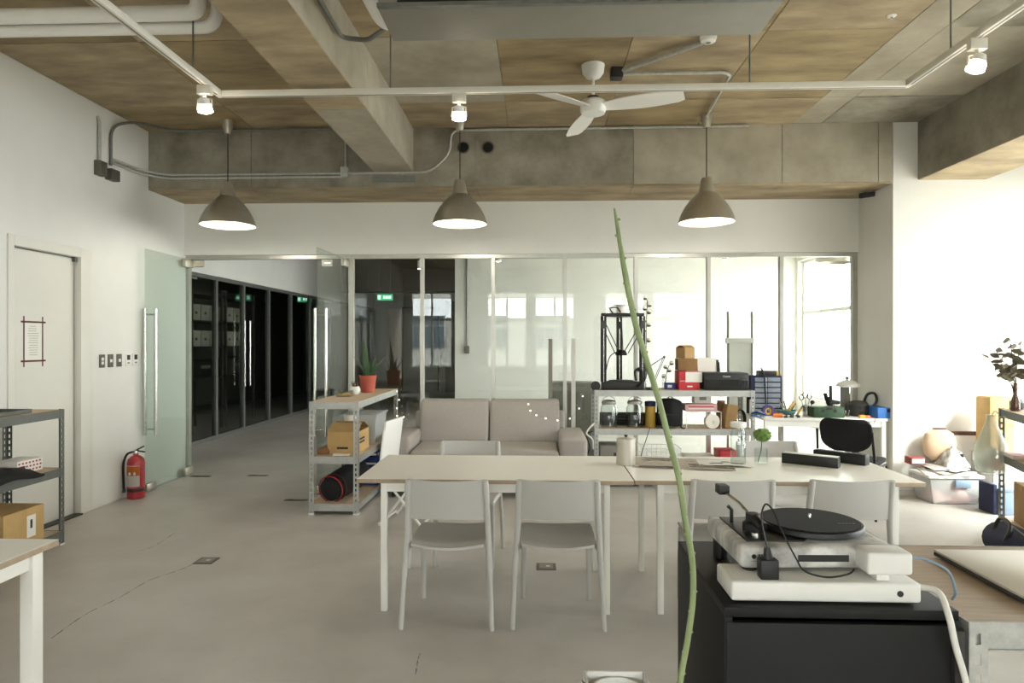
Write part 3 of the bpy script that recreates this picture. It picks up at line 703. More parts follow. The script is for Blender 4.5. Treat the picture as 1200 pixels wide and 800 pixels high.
# ---- boltless metal shelves
def post_mesh(Hh):
    m = MB(); fw_, th, a, b = .042, .002, .015, .027
    for k in (0, 1):
        def bx(u0, u1, z0, z1):
            if k == 0: m.box(u0, u1, 0, th, z0, z1)
            else: m.box(0, th, u0, u1, z0, z1)
        bx(0, a, 0, Hh); bx(b, fw_, 0, Hh); z = 0
        while z < Hh - .03:
            bx(a, b, z, z + .02); z += .045
        bx(a, b, min(z, Hh - .022), Hh)
    return m.mesh('post')
def shelf_unit(lbl, Wd, Dp, Hh, levels, loc, rotz=0, metal='galv_beam', board='shelf_board'):
    t = thing('metal_shelf', lbl, 'shelf', loc, rotz, 'slotted metal shelves'); pm = post_mesh(Hh)
    for (x, y, r) in ((0, 0, 0), (Wd, 0, PI / 2), (Wd, Dp, PI), (0, Dp, -PI / 2)):
        p = link('post', pm, metal, t, (x, y, 0), r)
        B(-.003, .045, -.003, .045, 0, .012).build('foot', 'white_plastic', p)
    for z in levels:
        B(.006, Wd - .006, .0115, Dp - .0115, z - .014, z).build('board', board, t)
        for y in (.009, Dp - .011): B(.003, Wd - .003, y, y + .002, z - .058, z + .002).build('rail', metal, t)
        for x in (.0025, Wd - .0045): B(x, x + .002, .003, Dp - .003, z - .058, z + .002).build('rail', metal, t)
        m = MB().box(.003, Wd - .003, .0025, .02, z - .06, z - .057).box(.003, Wd - .003, Dp - .02, Dp - .0025, z - .06, z - .057); m.build('rail_lip', metal, t)
    return t
mat('galv_shelf_left', '6E6F69', .5, .4, var=.1, scale=20)
shelf_unit('low slotted grey metal shelf with plant pot on top beside the sofa', .43, 1.62, .98, (.975, .50, .09), (-1.98, 5.66, 0))
shelf_unit('wide slotted metal shelf carrying the 3D printer and glass dispensers', 1.63, .44, 1.0, (.995, .60, .12), (.585, 6.83, 0))
shelf_unit('slotted dark metal shelf along the left wall before the white door', .44, 1.5, 1.0, (.995, .565, .10), (-3.945, 3.27, 0), 0, 'galv_shelf_left')
fr = gnd(1170, 478, .98); dirv = ray(892, 400); ang = math.atan2(dirv.x, dirv.y)
shelf_unit('slotted metal shelf with vase of dried leaves by the bright wall', .42, 1.5, .98, (.975, .63, .13), (fr.x - 1.5 * math.sin(ang) * 1, fr.y - 1.5 * math.cos(ang), 0), -ang, 'galv_shelf_left')
FARA = -ang; FAR0 = Vector((fr.x - 1.5 * math.sin(ang), fr.y - 1.5 * math.cos(ang), 0))
def far(u, v, z):   # local point on the far right shelf -> world
    return FAR0 + Matrix.Rotation(FARA, 3, 'Z') @ Vector((u, v, z))
shelf_unit('slotted metal workbench shelf with wood top under the silver laptop', 1.25, .58, .88, (.875, .35), (.952, 1.50, 0), 0, 'galv', 'bench_wood')

# ---- sofa
so = thing('sofa', 'grey fabric two-seat sofa backed against the glass wall', 'sofa', (-.51, 6.72, 0))
B(-.96, .96, -.40, .42, .10, .30).build('base', 'sofa_grey', so, bevel=.02, seg=3)
for s in (-1, 1):
    B(min(s * .72, s * .985), max(s * .72, s * .985), -.42, .42, .1, .58).build('arm', 'sofa_grey', so, bevel=.04, seg=4)
    B(min(s * .005, s * .715), max(s * .005, s * .715), -.44, .2, .301, .46).build('seat_cushion', 'sofa_grey', so, bevel=.04, seg=4)
    cu = MB()
    def fn(u, v, s=s):
        x = (u - .5); k = (1 - (2 * x) ** 6) ; z = v
        return (s * .372 + x * .735, .17 + .13 * v - .04 * math.sin(u * PI) * math.sin(v * PI) , .44 + v * .43 * (1 - .0 * x))
    cu.sheet(fn, 12, 10, (0, .13, .02)); cu.build('back_cushion', 'sofa_grey', so, bevel=.03, seg=3)
    for y in (-.36, .36): MB().cyl((s * .88, y, 0), (s * .88, y, .1), .022, n=10).build('leg', 'black', so)
B(-.8, .8, .34, .44, .1, .76).build('back_frame', 'sofa_grey', so, bevel=.03, seg=3)

# ---- workbench against the glass
wb = thing('workbench', 'white workbench covered in tools beneath the bright glass panels', 'workbench', (2.84, 6.97, 0))
B(-.6, .61, -.33, .33, .715, .74).build('tabletop', 'table_leg', wb, bevel=.003)
for sx in (-1, 1):
    for sy in (-1, 1): B(sx * .57 - .02, sx * .57 + .02, sy * .3 - .02, sy * .3 + .02, 0, .715).build('leg', 'table_leg', wb)
B(-.57, .57, -.31, -.29, .655, .715).build('apron', 'table_leg', wb); B(-.57, .57, .28, .3, .2, .24).build('stretcher', 'table_leg', wb)
B(-.55, .1, -.2, .25, .35, .37).build('under_shelf', 'table_leg', wb)
# ---- black chair
bc = thing('office_chair', 'black padded stacking chair with thin metal frame facing the workbench', 'chair', (atY(998, 500, 5.95).x, 5.95, 0), math.radians(-38))
def bk(u, v):
    x = (u - .5) * 2; z = .53 + v * .31; wv = .215 * max(.45, (1 - abs(2 * v - 1.15) ** 4 * .55)) * (1 - .1 * (1 - v))
    return (x * wv, -.19 - .05 * (1 - x * x) - .05 * v, z + .0)
MB().sheet(bk, 14, 14, (0, .03, 0)).build('backrest', 'black_fabric', bc, bevel=.008, smooth=True)
B(-.23, .23, -.19, .24, .43, .475).build('seat', 'black_fabric', bc, bevel=.02, seg=3)
for s in (-1, 1):
    MB().tube(bend([(s * .215, -.26, .74), (s * .225, -.2, .46), (s * .24, -.24, 0)], .06), .011, 8).build('rear_leg', 'black', bc, smooth=True)
    MB().tube(bend([(s * .235, -.2, .42), (s * .235, .2, .42), (s * .24, .24, 0)], .05), .011, 8).build('front_leg', 'black', bc, smooth=True)
MB().tube([(-.235, 0, .42), (.235, 0, .42)], .01, 8).build('cross_bar', 'black', bc); B(-.03, .03, -.235, -.2, .45, .56).build('back_bracket', 'steel', bc)

# ---- black cabinet in the foreground
cb = thing('cabinet', 'black cabinet carrying the turntable', 'cabinet', (.68, 1.76, 0))
hx, hy = .258, .25
for s in (-1, 1): B(min(s * hx, s * (hx - .018)), max(s * hx, s * (hx - .018)), -hy, hy, 0, .878).build('side_panel', 'cabinet_black', cb, bevel=.0015)
B(-hx, hx, -hy, hy, .878, .90).build('top_panel', 'cabinet_black', cb, bevel=.002)
B(-hx + .018, hx - .018, hy - .02, hy - .008, .03, .878).build('back_panel', 'cabinet_black', cb)
B(-hx + .018, hx - .018, -hy + .02, hy - .02, .02, .04).build('floor_panel', 'cabinet_black', cb)
d = B(-hx + .003, hx - .02, -hy - .004, -hy + .014, .03, .868).build('door', 'cabinet_black', cb, bevel=.0015); B(.16, .2, -hy - .02, -hy - .004, .45, .6).build('handle', 'dark_grey', d, bevel=.002)
B(hx - .016, hx + .006, -hy - .012, -hy + .0, .1, .86).build('perforated_strip', 'dark_grey', cb)
# ---- white folding chair by the shelf
fc = thing('folding_chair', 'white folding chair standing sideways between shelf and table', 'chair', (-1.25, 5.5, 0), math.radians(-8))
def fb(u, v): return (-.02 + .06 * v * 0 + .0, -.2 + u * .40, .46 + v * .30 )
M1 = Matrix.Translation((.02, 0, .62)) @ Matrix.Rotation(math.radians(8), 4, 'Y')
MB().box(-.012, .012, -.2, .2, -.15, .235, M1).build('backrest', 'white_plastic', fc, bevel=.008)
B(.0, .36, -.19, .19, .425, .445).build('seat', 'white_plastic', fc, bevel=.008)
for y in (-.2, .2):
    MB().tube([(.04, y, .78), (-.0, y, .45), (.36, y, .012)], .011, 8).build('rear_leg', 'white_plastic', fc, smooth=True)
    MB().tube([(.34, y, .43), (.0, y, .012)], .011, 8).build('front_leg', 'white_plastic', fc, smooth=True)
for (x, z) in ((.0, .03), (.35, .03)): MB().tube([(x, -.2, z), (x, .2, z)], .009, 8).build('cross_bar', 'white_plastic', fc)
# ---- upright stand between sofa and shelf, whiteboard easel behind glass
us = thing('post_stand', 'pair of slim white upright posts with flat caps beside the sofa', 'stand', (.35, 7.24, 0))
for px, m_ in ((645, 'grey'), (672, 'white_plastic')):
    x = XA(px, 7.24) - .35; zt = atY(px, 397, 7.24).z
    B(x - .022, x + .022, -.02, .02, .03, zt).build('post', m_, us, bevel=.003); B(x - .07, x + .07, -.035, .035, zt, zt + .008).build('cap', 'white_plastic', us)
B(XA(640, 7.24) - .36, XA(680, 7.24) - .35, -.05, .05, 0, .03).build('base', 'white_plastic', us)
ea = thing('easel', 'white board easel with two thin uprights beyond the glass', 'easel', (XA(867, 8.2), 8.2, 0))
for px in (853, 881):
    x = XA(px, 8.2) - XA(867, 8.2); B(x - .012, x + .012, -.012, .012, 0, atY(px, 365, 8.2).z).build('upright', 'grey', ea)
B(-.17, .17, -.03, .03, atY(867, 402, 8.2).z, atY(867, 396, 8.2).z).build('crossbar', 'white_plastic', ea, bevel=.004)
B(-.14, .14, -.005, .015, .55, atY(867, 402, 8.2).z).build('board', 'white_plastic', ea); B(-.18, .18, -.06, .06, 0, .02).build('foot', 'grey', ea)
# floor of next room: tall cabinet seen as grey block behind the post stand
gb = thing('low_cabinet', 'grey low cabinet behind the glass beside the upright posts', 'cabinet', (XA(672, 8.1), 8.1, 0))
B(-.28, .28, -.2, .2, .04, atY(672, 448, 8.0).z).build('body', 'grey', gb, bevel=.004); B(-.27, -.005, -.212, -.2, .06, .9).build('door', 'grey', gb); B(.005, .27, -.212, -.2, .06, .9).build('door', 'grey', gb)
tl = thing('tube_lamp', 'glowing ceiling tube lamp inside the dark storage room', 'lamp', (-5.3, 10.9, CEIL - .05)); MB().tube([(0, -.6, 0), (0, .6, 0)], .018, 10).build('tube', 'tube_glow', tl); B(-.04, .04, -.65, .65, .02, .1).build('fixture', 'white_plastic', tl)
d_ = bpy.data.lights.new('tube_light', 'POINT'); d_.energy = 14; d_.color = (1, .96, .88); d_.shadow_soft_size = .15; l_ = bpy.data.objects.new('tube_light', d_); COL.objects.link(l_); l_.parent = tl; l_.location = (0, 0, -.2)
# storage room racks with archive boxes
def rack(y0, ln, lbl):
    t = thing('storage_rack', lbl, 'rack', (-6.1, y0, 0), 0, 'racks in the storage room')
    for x in (0, .55):
        for y in (0, ln - .04): B(x, x + .04, y, y + .04, 0, 2.4).build('post', 'storage_dark', t)
    for z in (.35, .9, 1.42, 1.85, 2.3): B(0, .59, 0, ln, z - .03, z).build('shelf', 'dark_grey', t)
rack(10.35, 1.05, 'dark storage rack holding white archive boxes behind the first smoked panes'); rack(11.5, 1.2, 'dark storage rack of archive boxes behind the smoked glass door')
for (yy, zz, nn, g) in ((10.42, 1.85, 3, 'upper'), (10.42, 1.42, 3, 'lower'), (11.58, 1.85, 2, 'upper'), (11.58, 1.42, 2, 'lower')):
    for i in range(nn):
        rk = 'first' if yy < 11 else 'second'
        t = thing('archive_box', 'white archive box in the %s row on the %s storage rack' % (g, rk), 'box', (-5.75, yy + i * .3, zz), 0, 'archive boxes, %s row of the %s rack' % (g, rk))
        B(-.15, .2, 0, .27, 0, .25).build('body', 'archive_white', t, bevel=.004); B(-.155, .205, -.004, .274, .2, .26).build('lid', 'archive_white', t, bevel=.004); B(.2, .203, .1, .17, .1, .14).build('hand_hole', 'dark_grey', t)
for (yy, zz, mm, l_) in ((10.5, .9, 'black_fabric', 'black bag stored on the first rack under the archive boxes'), (11.7, .9, 'dark_grey', 'dark crate stored on the second rack under the archive boxes')):
    t = thing('stored_bag', l_, 'bag', (-5.75, yy, zz)); B(-.15, .2, 0, .7, 0, .3).build('body', mm, t, bevel=.05, seg=3); B(.2, .21, .2, .5, .15, .2).build('handle', 'grey', t)

# ================================================================== SMALL THINGS
# ---- fire extinguisher
p = gnd(158, 583)
fe = thing('fire_extinguisher', 'red fire extinguisher standing on the floor by the glass door', 'extinguisher', (LEFT_X + .12, 6.2, 0))
MB().lathe([(.07, 0), (.078, .006), (.078, .34), (.07, .375), (.045, .40), (.024, .41), (.024, .425)], 28).build('cylinder', 'extinguisher_red', fe, smooth=True)
MB().lathe([(.0785, .07), (.0793, .072), (.0793, .10), (.0785, .102)], 28, close=False).build('base_band', 'black', fe, smooth=True)
def lab(u, v): q = -PI / 2 + .1 + (u - .5) * 1.7; return (.0795 * math.cos(q), .0795 * math.sin(q), .12 + v * .2)
MB().sheet(lab, 10, 2, (0, 0, .0003)).build('label_sheet', 'paper', fe, smooth=True)
def lab2(u, v): q = -PI / 2 + .1 + (u - .5) * 1.68; return (.0805 * math.cos(q), .0805 * math.sin(q), .225 + v * .09)
MB().sheet(lab2, 10, 2, (0, 0, .0003)).build('label_band', 'orange', fe, smooth=True)
for q0 in (-PI / 2 - .15, -PI / 2 + .35):
    MB().ball((.079 * math.cos(q0), .079 * math.sin(q0), .245), .017, 10, 1, .2).build('pictogram', 'paper', fe)
MB().lathe([(.02, .42), (.022, .45), (.014, .465)], 14).build('valve', 'steel', fe, smooth=True)
m = MB().tube([(-.03, 0, .44), (.03, -.01, .47), (.09, -.02, .50)], .008, 6).tube([(.0, 0, .455), (.05, -.01, .45), (.10, -.02, .445)], .007, 6); m.build('lever', 'black', fe, smooth=True)
MB().tube(bez([(-.02, -.02, .445), (-.07, -.03, .42), (-.1, -.035, .33), (-.1, -.035, .18), (-.095, -.035, .06)], 5), .011, 8).build('hose', 'black', fe, smooth=True)
MB().cyl((-.095, -.035, .06), (-.094, -.035, .1), .016, .012, 10).build('nozzle', 'dark_grey', fe)

def carton(name, lbl, c, sx, sy, sz, m, rotz=0, tape=True, open_=False, group=None):
    t = thing(name, lbl, 'box', c, rotz, group)
    if open_:
        th = .006; mm = MB().box(-sx/2, sx/2, -sy/2, sy/2, 0, th).box(-sx/2, -sx/2 + th, -sy/2, sy/2, th, sz).box(sx/2 - th, sx/2, -sy/2, sy/2, th, sz).box(-sx/2 + th, sx/2 - th, -sy/2, -sy/2 + th, th, sz).box(-sx/2 + th, sx/2 - th, sy/2 - th, sy/2, th, sz)
        mm.build('body', m, t)
        for s in (-1, 1):
            M = Matrix.Translation((0, s * sy/2, sz)) @ Matrix.Rotation(-s * math.radians(24), 4, 'X')
            MB().box(-sx/2, sx/2, -sy * .42 if s > 0 else 0, 0 if s > 0 else sy * .42, 0, .004, M).build('flap', m, t)
    else:
        B(-sx/2, sx/2, -sy/2, sy/2, 0, sz).build('body', m, t, bevel=.002)
        if tape: B(-sx/2 - .0006, sx/2 + .0006, -.018, .018, sz * .86, sz + .0006).build('tape', 'cardboard_pale', t)
        for s in (-1, 1): B(-sx/2 + .001, sx/2 - .001, s * .0005 if s > 0 else -sy/2 + .001, sy/2 - .001 if s > 0 else -.0005, sz, sz + .0025).build('flap', m, t)
    return t
# ---- things on the left wall shelf
t = carton('cardboard_box', 'cardboard box with white labels on bottom of the left wall shelf', (-3.70, 4.42, .10), .34, .36, .24, 'cardboard_pale')
B(.1705, .1715, .02, .1, .04, .19).build('label', 'paper', t); B(.1716, .172, .05, .07, .1, .16).build('print', 'ink', t); B(-.06, .0, -.1815, -.1803, .06, .16).build('label', 'paper', t)
t = thing('bag', 'black cable bag slumped at the near end of the low left shelf', 'bag', (-3.62, 4.06, .10))
MB().sheet(lambda u, v: (-.14 + .28 * u, -.12 + .24 * v, .02 + .17 * (math.sin(PI * u) * math.sin(PI * v)) ** .6 + .01 * math.sin(9 * u + 5 * v)), 14, 12, (0, 0, -.018)).build('body', 'black_fabric', t, smooth=True)
MB().tube(bez([(.1, .0, .05), (.15, .03, .10), (.16, .06, .06), (.12, .08, .02)], 5), .007, 6).build('strap', 'black', t, smooth=True)
t = thing('garment', 'black cloth bundle lying on middle level of left wall shelf', 'clothing', (-3.64, 4.28, .565))
MB().sheet(lambda u, v: (-.17 + .34 * u, -.25 + .5 * v, .012 + (.10 * (1 - v) + .03) * (math.sin(PI * u) * math.sin(PI * (v * .9 + .05))) ** .5 + .012 * math.sin(11 * u + 7 * v)), 16, 16, (0, 0, -.012)).build('cloth', 'black_fabric', t, smooth=True)
MB().tube([(-.1, -.1, .06), (-.13, -.1, .2), (-.1, -.1, .36)], .05, 10).build('sleeve', 'black_fabric', t, smooth=True)
t = thing('gift_box', 'red and white patterned paper box with lid flaps on left shelf', 'box', (-3.72, 4.60, .565))
B(-.09, .09, -.12, .12, 0, .09).build('body', 'paper', t, bevel=.002); B(-.06, .1, -.17, -.06, 0, .055).build('wooden_block', 'brown', t)
for i in range(7):
    for k in range(3):
        B(.0901, .0912, -.11 + i * .032 + .006 * (k % 2), -.094 + i * .032 + .006 * (k % 2), .014 + k * .026, .026 + k * .026).build('motif', 'red', t)
t = thing('tray', 'flat grey metal tray on top of the left wall shelf', 'tray', (-3.74, 4.2, .998))
B(-.16, .16, -.3, .35, 0, .004).build('base', 'galv_shelf_left', t)
for (a, b, c, d_) in ((-.16, -.155, -.3, .35), (.155, .16, -.3, .35), (-.16, .16, -.3, -.295), (-.16, .16, .345, .35)): B(a, b, c, d_, .004, .025).build('rim', 'galv_shelf_left', t)
t = thing('pointed_tool', 'black pointed blade standing upright on top of the left shelf', 'tool', (-3.80, 4.45, 1.004))
MB().prism([(-.03, 0), (.03, 0), (.02, .12), (-.012, .2), (-.028, .21), (-.034, .12)], -.006, .006, 'x').build('blade', 'black', t, bevel=.002); B(-.02, .02, -.035, .035, 0, .02).build('base', 'dark_grey', t)

# ---- plant shelf: pots, cactus tray, boxes
SX, SY, SZ = -1.98, 5.66, .977
def snake_plant(c, lbl):
    t = thing('potted_snake_plant', lbl, 'plant', c)
    MB().lathe([(.062, 0), (.068, .004), (.085, .15), (.09, .15), (.09, .175), (.08, .175), (.078, .155)], 28, close=False).build('pot', 'terracotta', t, smooth=True)
    MB().lathe([(.08, .15), (.02, .156)], 20).build('soil', 'stem_brown', t)
    random.seed(3)
    for (dx, dy, hh, wv, tz, lean) in ((-.01, 0, .40, .055, .1, (-.03, 0)), (.02, .02, .22, .045, .7, (.05, .01)), (-.02, .01, .26, .04, 1.2, (-.16, .0)), (.025, -.01, .24, .03, .5, (.17, .0)), (0, -.02, .18, .04, .3, (.03, -.04)), (-.035, 0, .20, .035, .9, (-.08, .02)), (.03, 0, .16, .035, .2, (.09, .03))):
        def lf(u, v):
            w2 = wv * .5 * (min(1, v * 5 + .55)) * (1 - v ** 3.2); x = (u - .5) * 2 * w2; q = tz + v * .4
            return (dx + lean[0] * v ** 1.4 + x * math.cos(q), dy + lean[1] * v + x * math.sin(q), .15 + hh * v - .1 * abs(lean[0]) * v * v)
        MB().sheet(lf, 4, 12, (.0, .003, 0)).build('leaf', 'green_leaf', t, smooth=True)
snake_plant((atY(431, 450, 6.75).x, 6.75, SZ), 'spiky green snake plant in a terracotta pot on the metal shelf')
t = thing('small_pot', 'small round white pot with tiny succulent on the metal shelf', 'plant', (atY(416, 460, 6.45).x, 6.45, SZ))
MB().lathe([(.03, 0), (.048, .02), (.052, .05), (.042, .08), (.036, .08), (.044, .05)], 22, close=False).build('pot', 'white_plastic', t, smooth=True); MB().lathe([(.04, .06), (.005, .066)], 14).build('soil', 'stem_brown', t)
for k in range(7):
    a = k * 2.4; MB().tube([(0, 0, .062), (.02 * math.cos(a), .02 * math.sin(a), .09), (.036 * math.cos(a), .036 * math.sin(a), .115 + .012 * (k % 3))], [.006, .008, .002], 6).build('leaf', 'brown' if k % 2 else 'olive_leaf', t, smooth=True)
t = thing('glass_terrarium', 'small clear glass tray with pale air plant beside white pot', 'terrarium', (atY(404, 462, 6.25).x, 6.25, SZ))
for args in ((-.07, .07, -.05, -.047, 0, .06), (-.07, .07, .047, .05, 0, .06), (-.07, -.067, -.047, .047, 0, .06), (.067, .07, -.047, .047, 0, .06), (-.067, .067, -.047, .047, 0, .004)): B(*args).build('pane', 'glass_clear', t)
B(-.064, .064, -.044, .044, .004, .02).build('sand', 'cardboard_pale', t)
for k in range(6):
    a = k * 1.05; MB().tube([(-.03, 0, .02), (-.03 + .02 * math.cos(a), .02 * math.sin(a), .07), (-.03 + .04 * math.cos(a), .04 * math.sin(a), .11 - .01 * (k % 2))], [.004, .003, .001], 5).build('leaf', 'olive_leaf', t, smooth=True)
t = carton('cardboard_box', 'opened cardboard carton with black print on the plant shelf', (-1.735, 6.02, .502), .27, .40, .19, 'cardboard_pale', 0, False, True)
for (y, z) in ((-.02, .11), (-.02, .08)): B(.136, .137, y - .11, y + .06, z, z + .017).build('print', 'ink', t)
B(-.05, .05, -.2012, -.2002, .04, .06).build('print', 'ink', t)
t = thing('plastic_bin', 'clear plastic storage bin behind the carton on the plant shelf', 'bin', (-1.735, 6.58, .502))
m = MB().prism([(-.14, 0), (.14, 0), (.17, .27), (.166, .27), (.136, .004), (-.136, .004), (-.166, .27), (-.17, .27)], -.22, .22, 'y'); m.build('body', 'clear_box', t)
for s in (-1, 1): B(-.16, .16, min(s * .22, s * .224), max(s * .22, s * .224), .005, .27).build('end_wall', 'clear_box', t)
B(-.18, .18, -.24, .24, .27, .29).build('lid', 'clear_box', t, bevel=.005); B(-.1, .1, -.15, .1, .006, .13).build('contents', 'olive_leaf', t, bevel=.02)
t = thing('paper_cup', 'pale cream cup standing inside the plant shelf beside carton', 'cup', (-1.81, 6.35, .502))
MB().lathe([(.05, 0), (.065, .28), (.06, .28), (.046, .004)], 20, close=False).build('body', 'cotton', t, smooth=True); MB().lathe([(.066, .275), (.068, .28), (.068, .29), (.06, .29)], 20, close=False).build('rim', 'cotton', t, smooth=True)
t = thing('paper_slip', 'white folded paper slip on the middle level of plant shelf', 'paper', (-1.72, 5.74, .502), .1); B(-.07, .07, -.03, .03, 0, .008).build('sheet', 'paper', t); B(-.07, .0, -.03, .03, .008, .014).build('fold', 'paper', t)
t = thing('wooden_block', 'flat piece of reddish wood beside the carton on plant shelf', 'wood', (-1.90, 5.98, .502)); B(-.05, .05, -.2, .2, 0, .035).build('block', 'cardboard_dark', t, bevel=.004); B(-.04, .04, -.18, .1, .035, .05).build('slat', 'cardboard_dark', t)
t = thing('gear_bag', 'black gear bag with red piping on the bottom of plant shelf', 'bag', (-1.76, 6.0, .092))
MB().lathe([(.04, -.3), (.10, -.26), (.125, -.1), (.13, .1), (.115, .26), (.05, .3)], 20, (0, 0, 0), Matrix.Translation((0, 0, .135)) @ Matrix.Rotation(-PI / 2 + .12, 4, 'X') @ Matrix.Rotation(.25, 4, 'Y')).build('body', 'black_fabric', t, smooth=True)
for yv in (-.27, -.2):
    M = Matrix.Translation((0, 0, .135)) @ Matrix.Rotation(-PI / 2 + .12, 4, 'X') @ Matrix.Rotation(.25, 4, 'Y')
    MB().tube([M @ Vector((.118 * math.cos(a), .118 * math.sin(a), yv + .02)) for a in [k * 2 * PI / 20 for k in range(21)]], .006, 6, False).build('piping', 'red' if yv < -.25 else 'maroon', t, smooth=True)
t = thing('crate', 'dark blue plastic crate with slotted sides on the bottom shelf', 'crate', (-1.75, 6.78, .092))
m = MB().box(-.18, .18, -.35, .35, 0, .02)
for z in (.02, .12, .22, .31): 
    m.box(.17, .18, -.35, .35, z, z + .05).box(-.18, -.17, -.35, .35, z, z + .05).box(-.17, .17, -.35, -.34, z, z + .05).box(-.17, .17, .34, .35, z, z + .05)
m.build('body', 'blue', t)
for s in (-1, 1):
    for k in range(8): B(min(s * .168, s * .176), max(s * .168, s * .176), -.34 + k * .094, -.32 + k * .094, .02, .36).build('rib', 'blue', t)
# fairy lights
def fairy(lbl, pts, nb):
    P = bez(pts, 8); base = P[0]; t = thing('string_lights', lbl, 'lights', base)
    MB().tube([p - base for p in P], .0018, 5).build('wire', 'grey', t)
    for k in range(nb):
        q = P[int((k + .5) * (len(P) - 1) / nb)] - base; MB().ball((q.x, q.y, q.z - .004), .008, 8).build('bulb', 'fairy_glow', t)
fairy('string of tiny warm bulbs hanging off the plant shelf end', [(-1.56, 7.24, .985), (-1.53, 7.25, .86), (-1.55, 7.2, .72), (-1.49, 7.22, .62), (-1.46, 7.22, .72)], 6)
fairy('string of tiny warm bulbs draped over the sofa back', [(-.10, 6.87, .89), (-.08, 6.82, .80), (.0, 6.81, .74), (.14, 6.84, .70), (.32, 7.0, .68), (.46, 7.18, .8), (.5, 7.22, .98)], 8)

# ---- on the white tables
TZ2 = .7415
p = gnd(735, 546, TZ2)
t = thing('canister', 'brushed metal canister with black knob on the white table', 'canister', (p.x, p.y + .06, TZ2))
MB().lathe([(.056, 0), (.058, .002), (.058, .15), (.056, .152)], 32).build('body', 'tin', t, smooth=True); l_ = MB().lathe([(.0595, .14), (.0595, .16), (.05, .166), (.01, .168)], 32).build('lid', 'tin', t, smooth=True); MB().lathe([(.006, .166), (.007, .172), (.012, .176), (.011, .182), (.004, .184)], 14).build('knob', 'black', l_, smooth=True)
p = gnd(868, 547, TZ2)
t = thing('glass_bottle', 'tall clear glass bottle with white lid on the white table', 'bottle', (p.x, p.y + .05, TZ2))
MB().lathe([(.042, 0), (.045, .003), (.045, .20), (.036, .225), (.036, .24), (.033, .24), (.033, .224), (.042, .2), (.042, .006), (.004, .006)], 28, close=False).build('body', 'glass_clear', t, smooth=True); MB().lathe([(.046, .235), (.047, .24), (.047, .262), (.044, .266), (.01, .267)], 28).build('lid', 'white_plastic', t, smooth=True)
p = gnd(895, 545, TZ2)
t = thing('flower_vase', 'clear glass vase holding one fluffy green pom-pom flower', 'vase', (p.x, p.y + .05, TZ2))
MB().lathe([(.036, 0), (.04, .004), (.04, .10), (.037, .10), (.037, .008), (.004, .008)], 24, close=False).build('glass_body', 'glass_clear', t, smooth=True)
MB().tube(bez([(-.015, .01, .01), (0, 0, .08), (.006, 0, .15)], 5), .003, 6).build('stem', 'green_leaf', t)
random.seed(5); m = MB(); m.ball((.008, 0, .178), .05, 20, sz=.82)
for k in range(420):
    z = random.uniform(-1, 1); a = random.uniform(0, 2 * PI); r = math.sqrt(1 - z * z); d_ = Vector((r * math.cos(a), r * math.sin(a), z * .82)); c = Vector((.008, 0, .178)); s_ = d_.orthogonal().normalized() * .003
    m.add([c + d_ * .046 - s_, c + d_ * .046 + s_, c + d_ * random.uniform(.056, .064)], [(0, 1, 2)])
m.build('pom_pom', 'green_ball', t)
def bbox(pa, pb, yb, lidm, lbl, dep):
    a = gnd(pa[0], pa[1], TZ2); b = gnd(pb[0], pb[1], TZ2); d = b - a; L = d.length; c = (a + b) / 2
    t = thing('black_box', lbl, 'box', c, math.atan2(d.y, d.x)); hgt = .062
    B(-L / 2, L / 2, 0, dep, 0, hgt).build('body', 'black', t, bevel=.002)
    B(-L / 2 + .004, L / 2 - .004, .004, dep - .004, hgt, hgt + .003).build('lid', lidm, t, bevel=.001); B(-.015, .02, dep * .4, dep * .6, hgt + .003, hgt + .006).build('clasp', 'silver', t)
bbox((916, 542), (982, 549), 0, 'paper', 'long black box with pale lid on the white table', .07)
bbox((953, 538), (1014, 546), 0, 'black', 'long black box with black lid behind the pale-lidded box', .07)
# newspaper
a = gnd(745, 549, TZ2)
t = thing('newspaper', 'open newspaper spread flat on the white table', 'newspaper', (gnd(800, 545, TZ2).x, gnd(800, 545, TZ2).y + .03, TZ2), -.14)
def npg(x0, x1, y0, y1, z): return MB().sheet(lambda u, v: (x0 + (x1 - x0) * u, y0 + (y1 - y0) * v, z + .004 * math.sin(u * PI) + .002 * math.sin(v * 5 + u * 3) ** 2), 10, 8, (0, 0, .0008))
npg(-.30, .0, -.16, .2, .001).build('page', 'newsprint', t, smooth=True); npg(0, .30, -.17, .19, .001).build('page', 'newsprint', t, smooth=True)
npg(.04, .30, -.12, .0, .0032).build('photo', 'news_photo', t, smooth=True); npg(-.24, -.05, .06, .17, .0032).build('photo', 'news_photo', t, smooth=True)
npg(-.26, -.03, -.15, -.12, .003).build('headline', 'ink', t); npg(.1, .42, -.05, .14, .0065).build('loose_page', 'paper', t, smooth=True)
for (x, y) in ((.16, .0), (.22, .05), (.28, .02)): npg(x, x + .1, y, y + .02, .008).build('headline', 'ink', t)

# ---- wide shelf: top level (z = .997) at Y ~ 7.05
ST = .9965; YB = 7.05; K = YB / F
def sx_(px): return XA(px, YB)
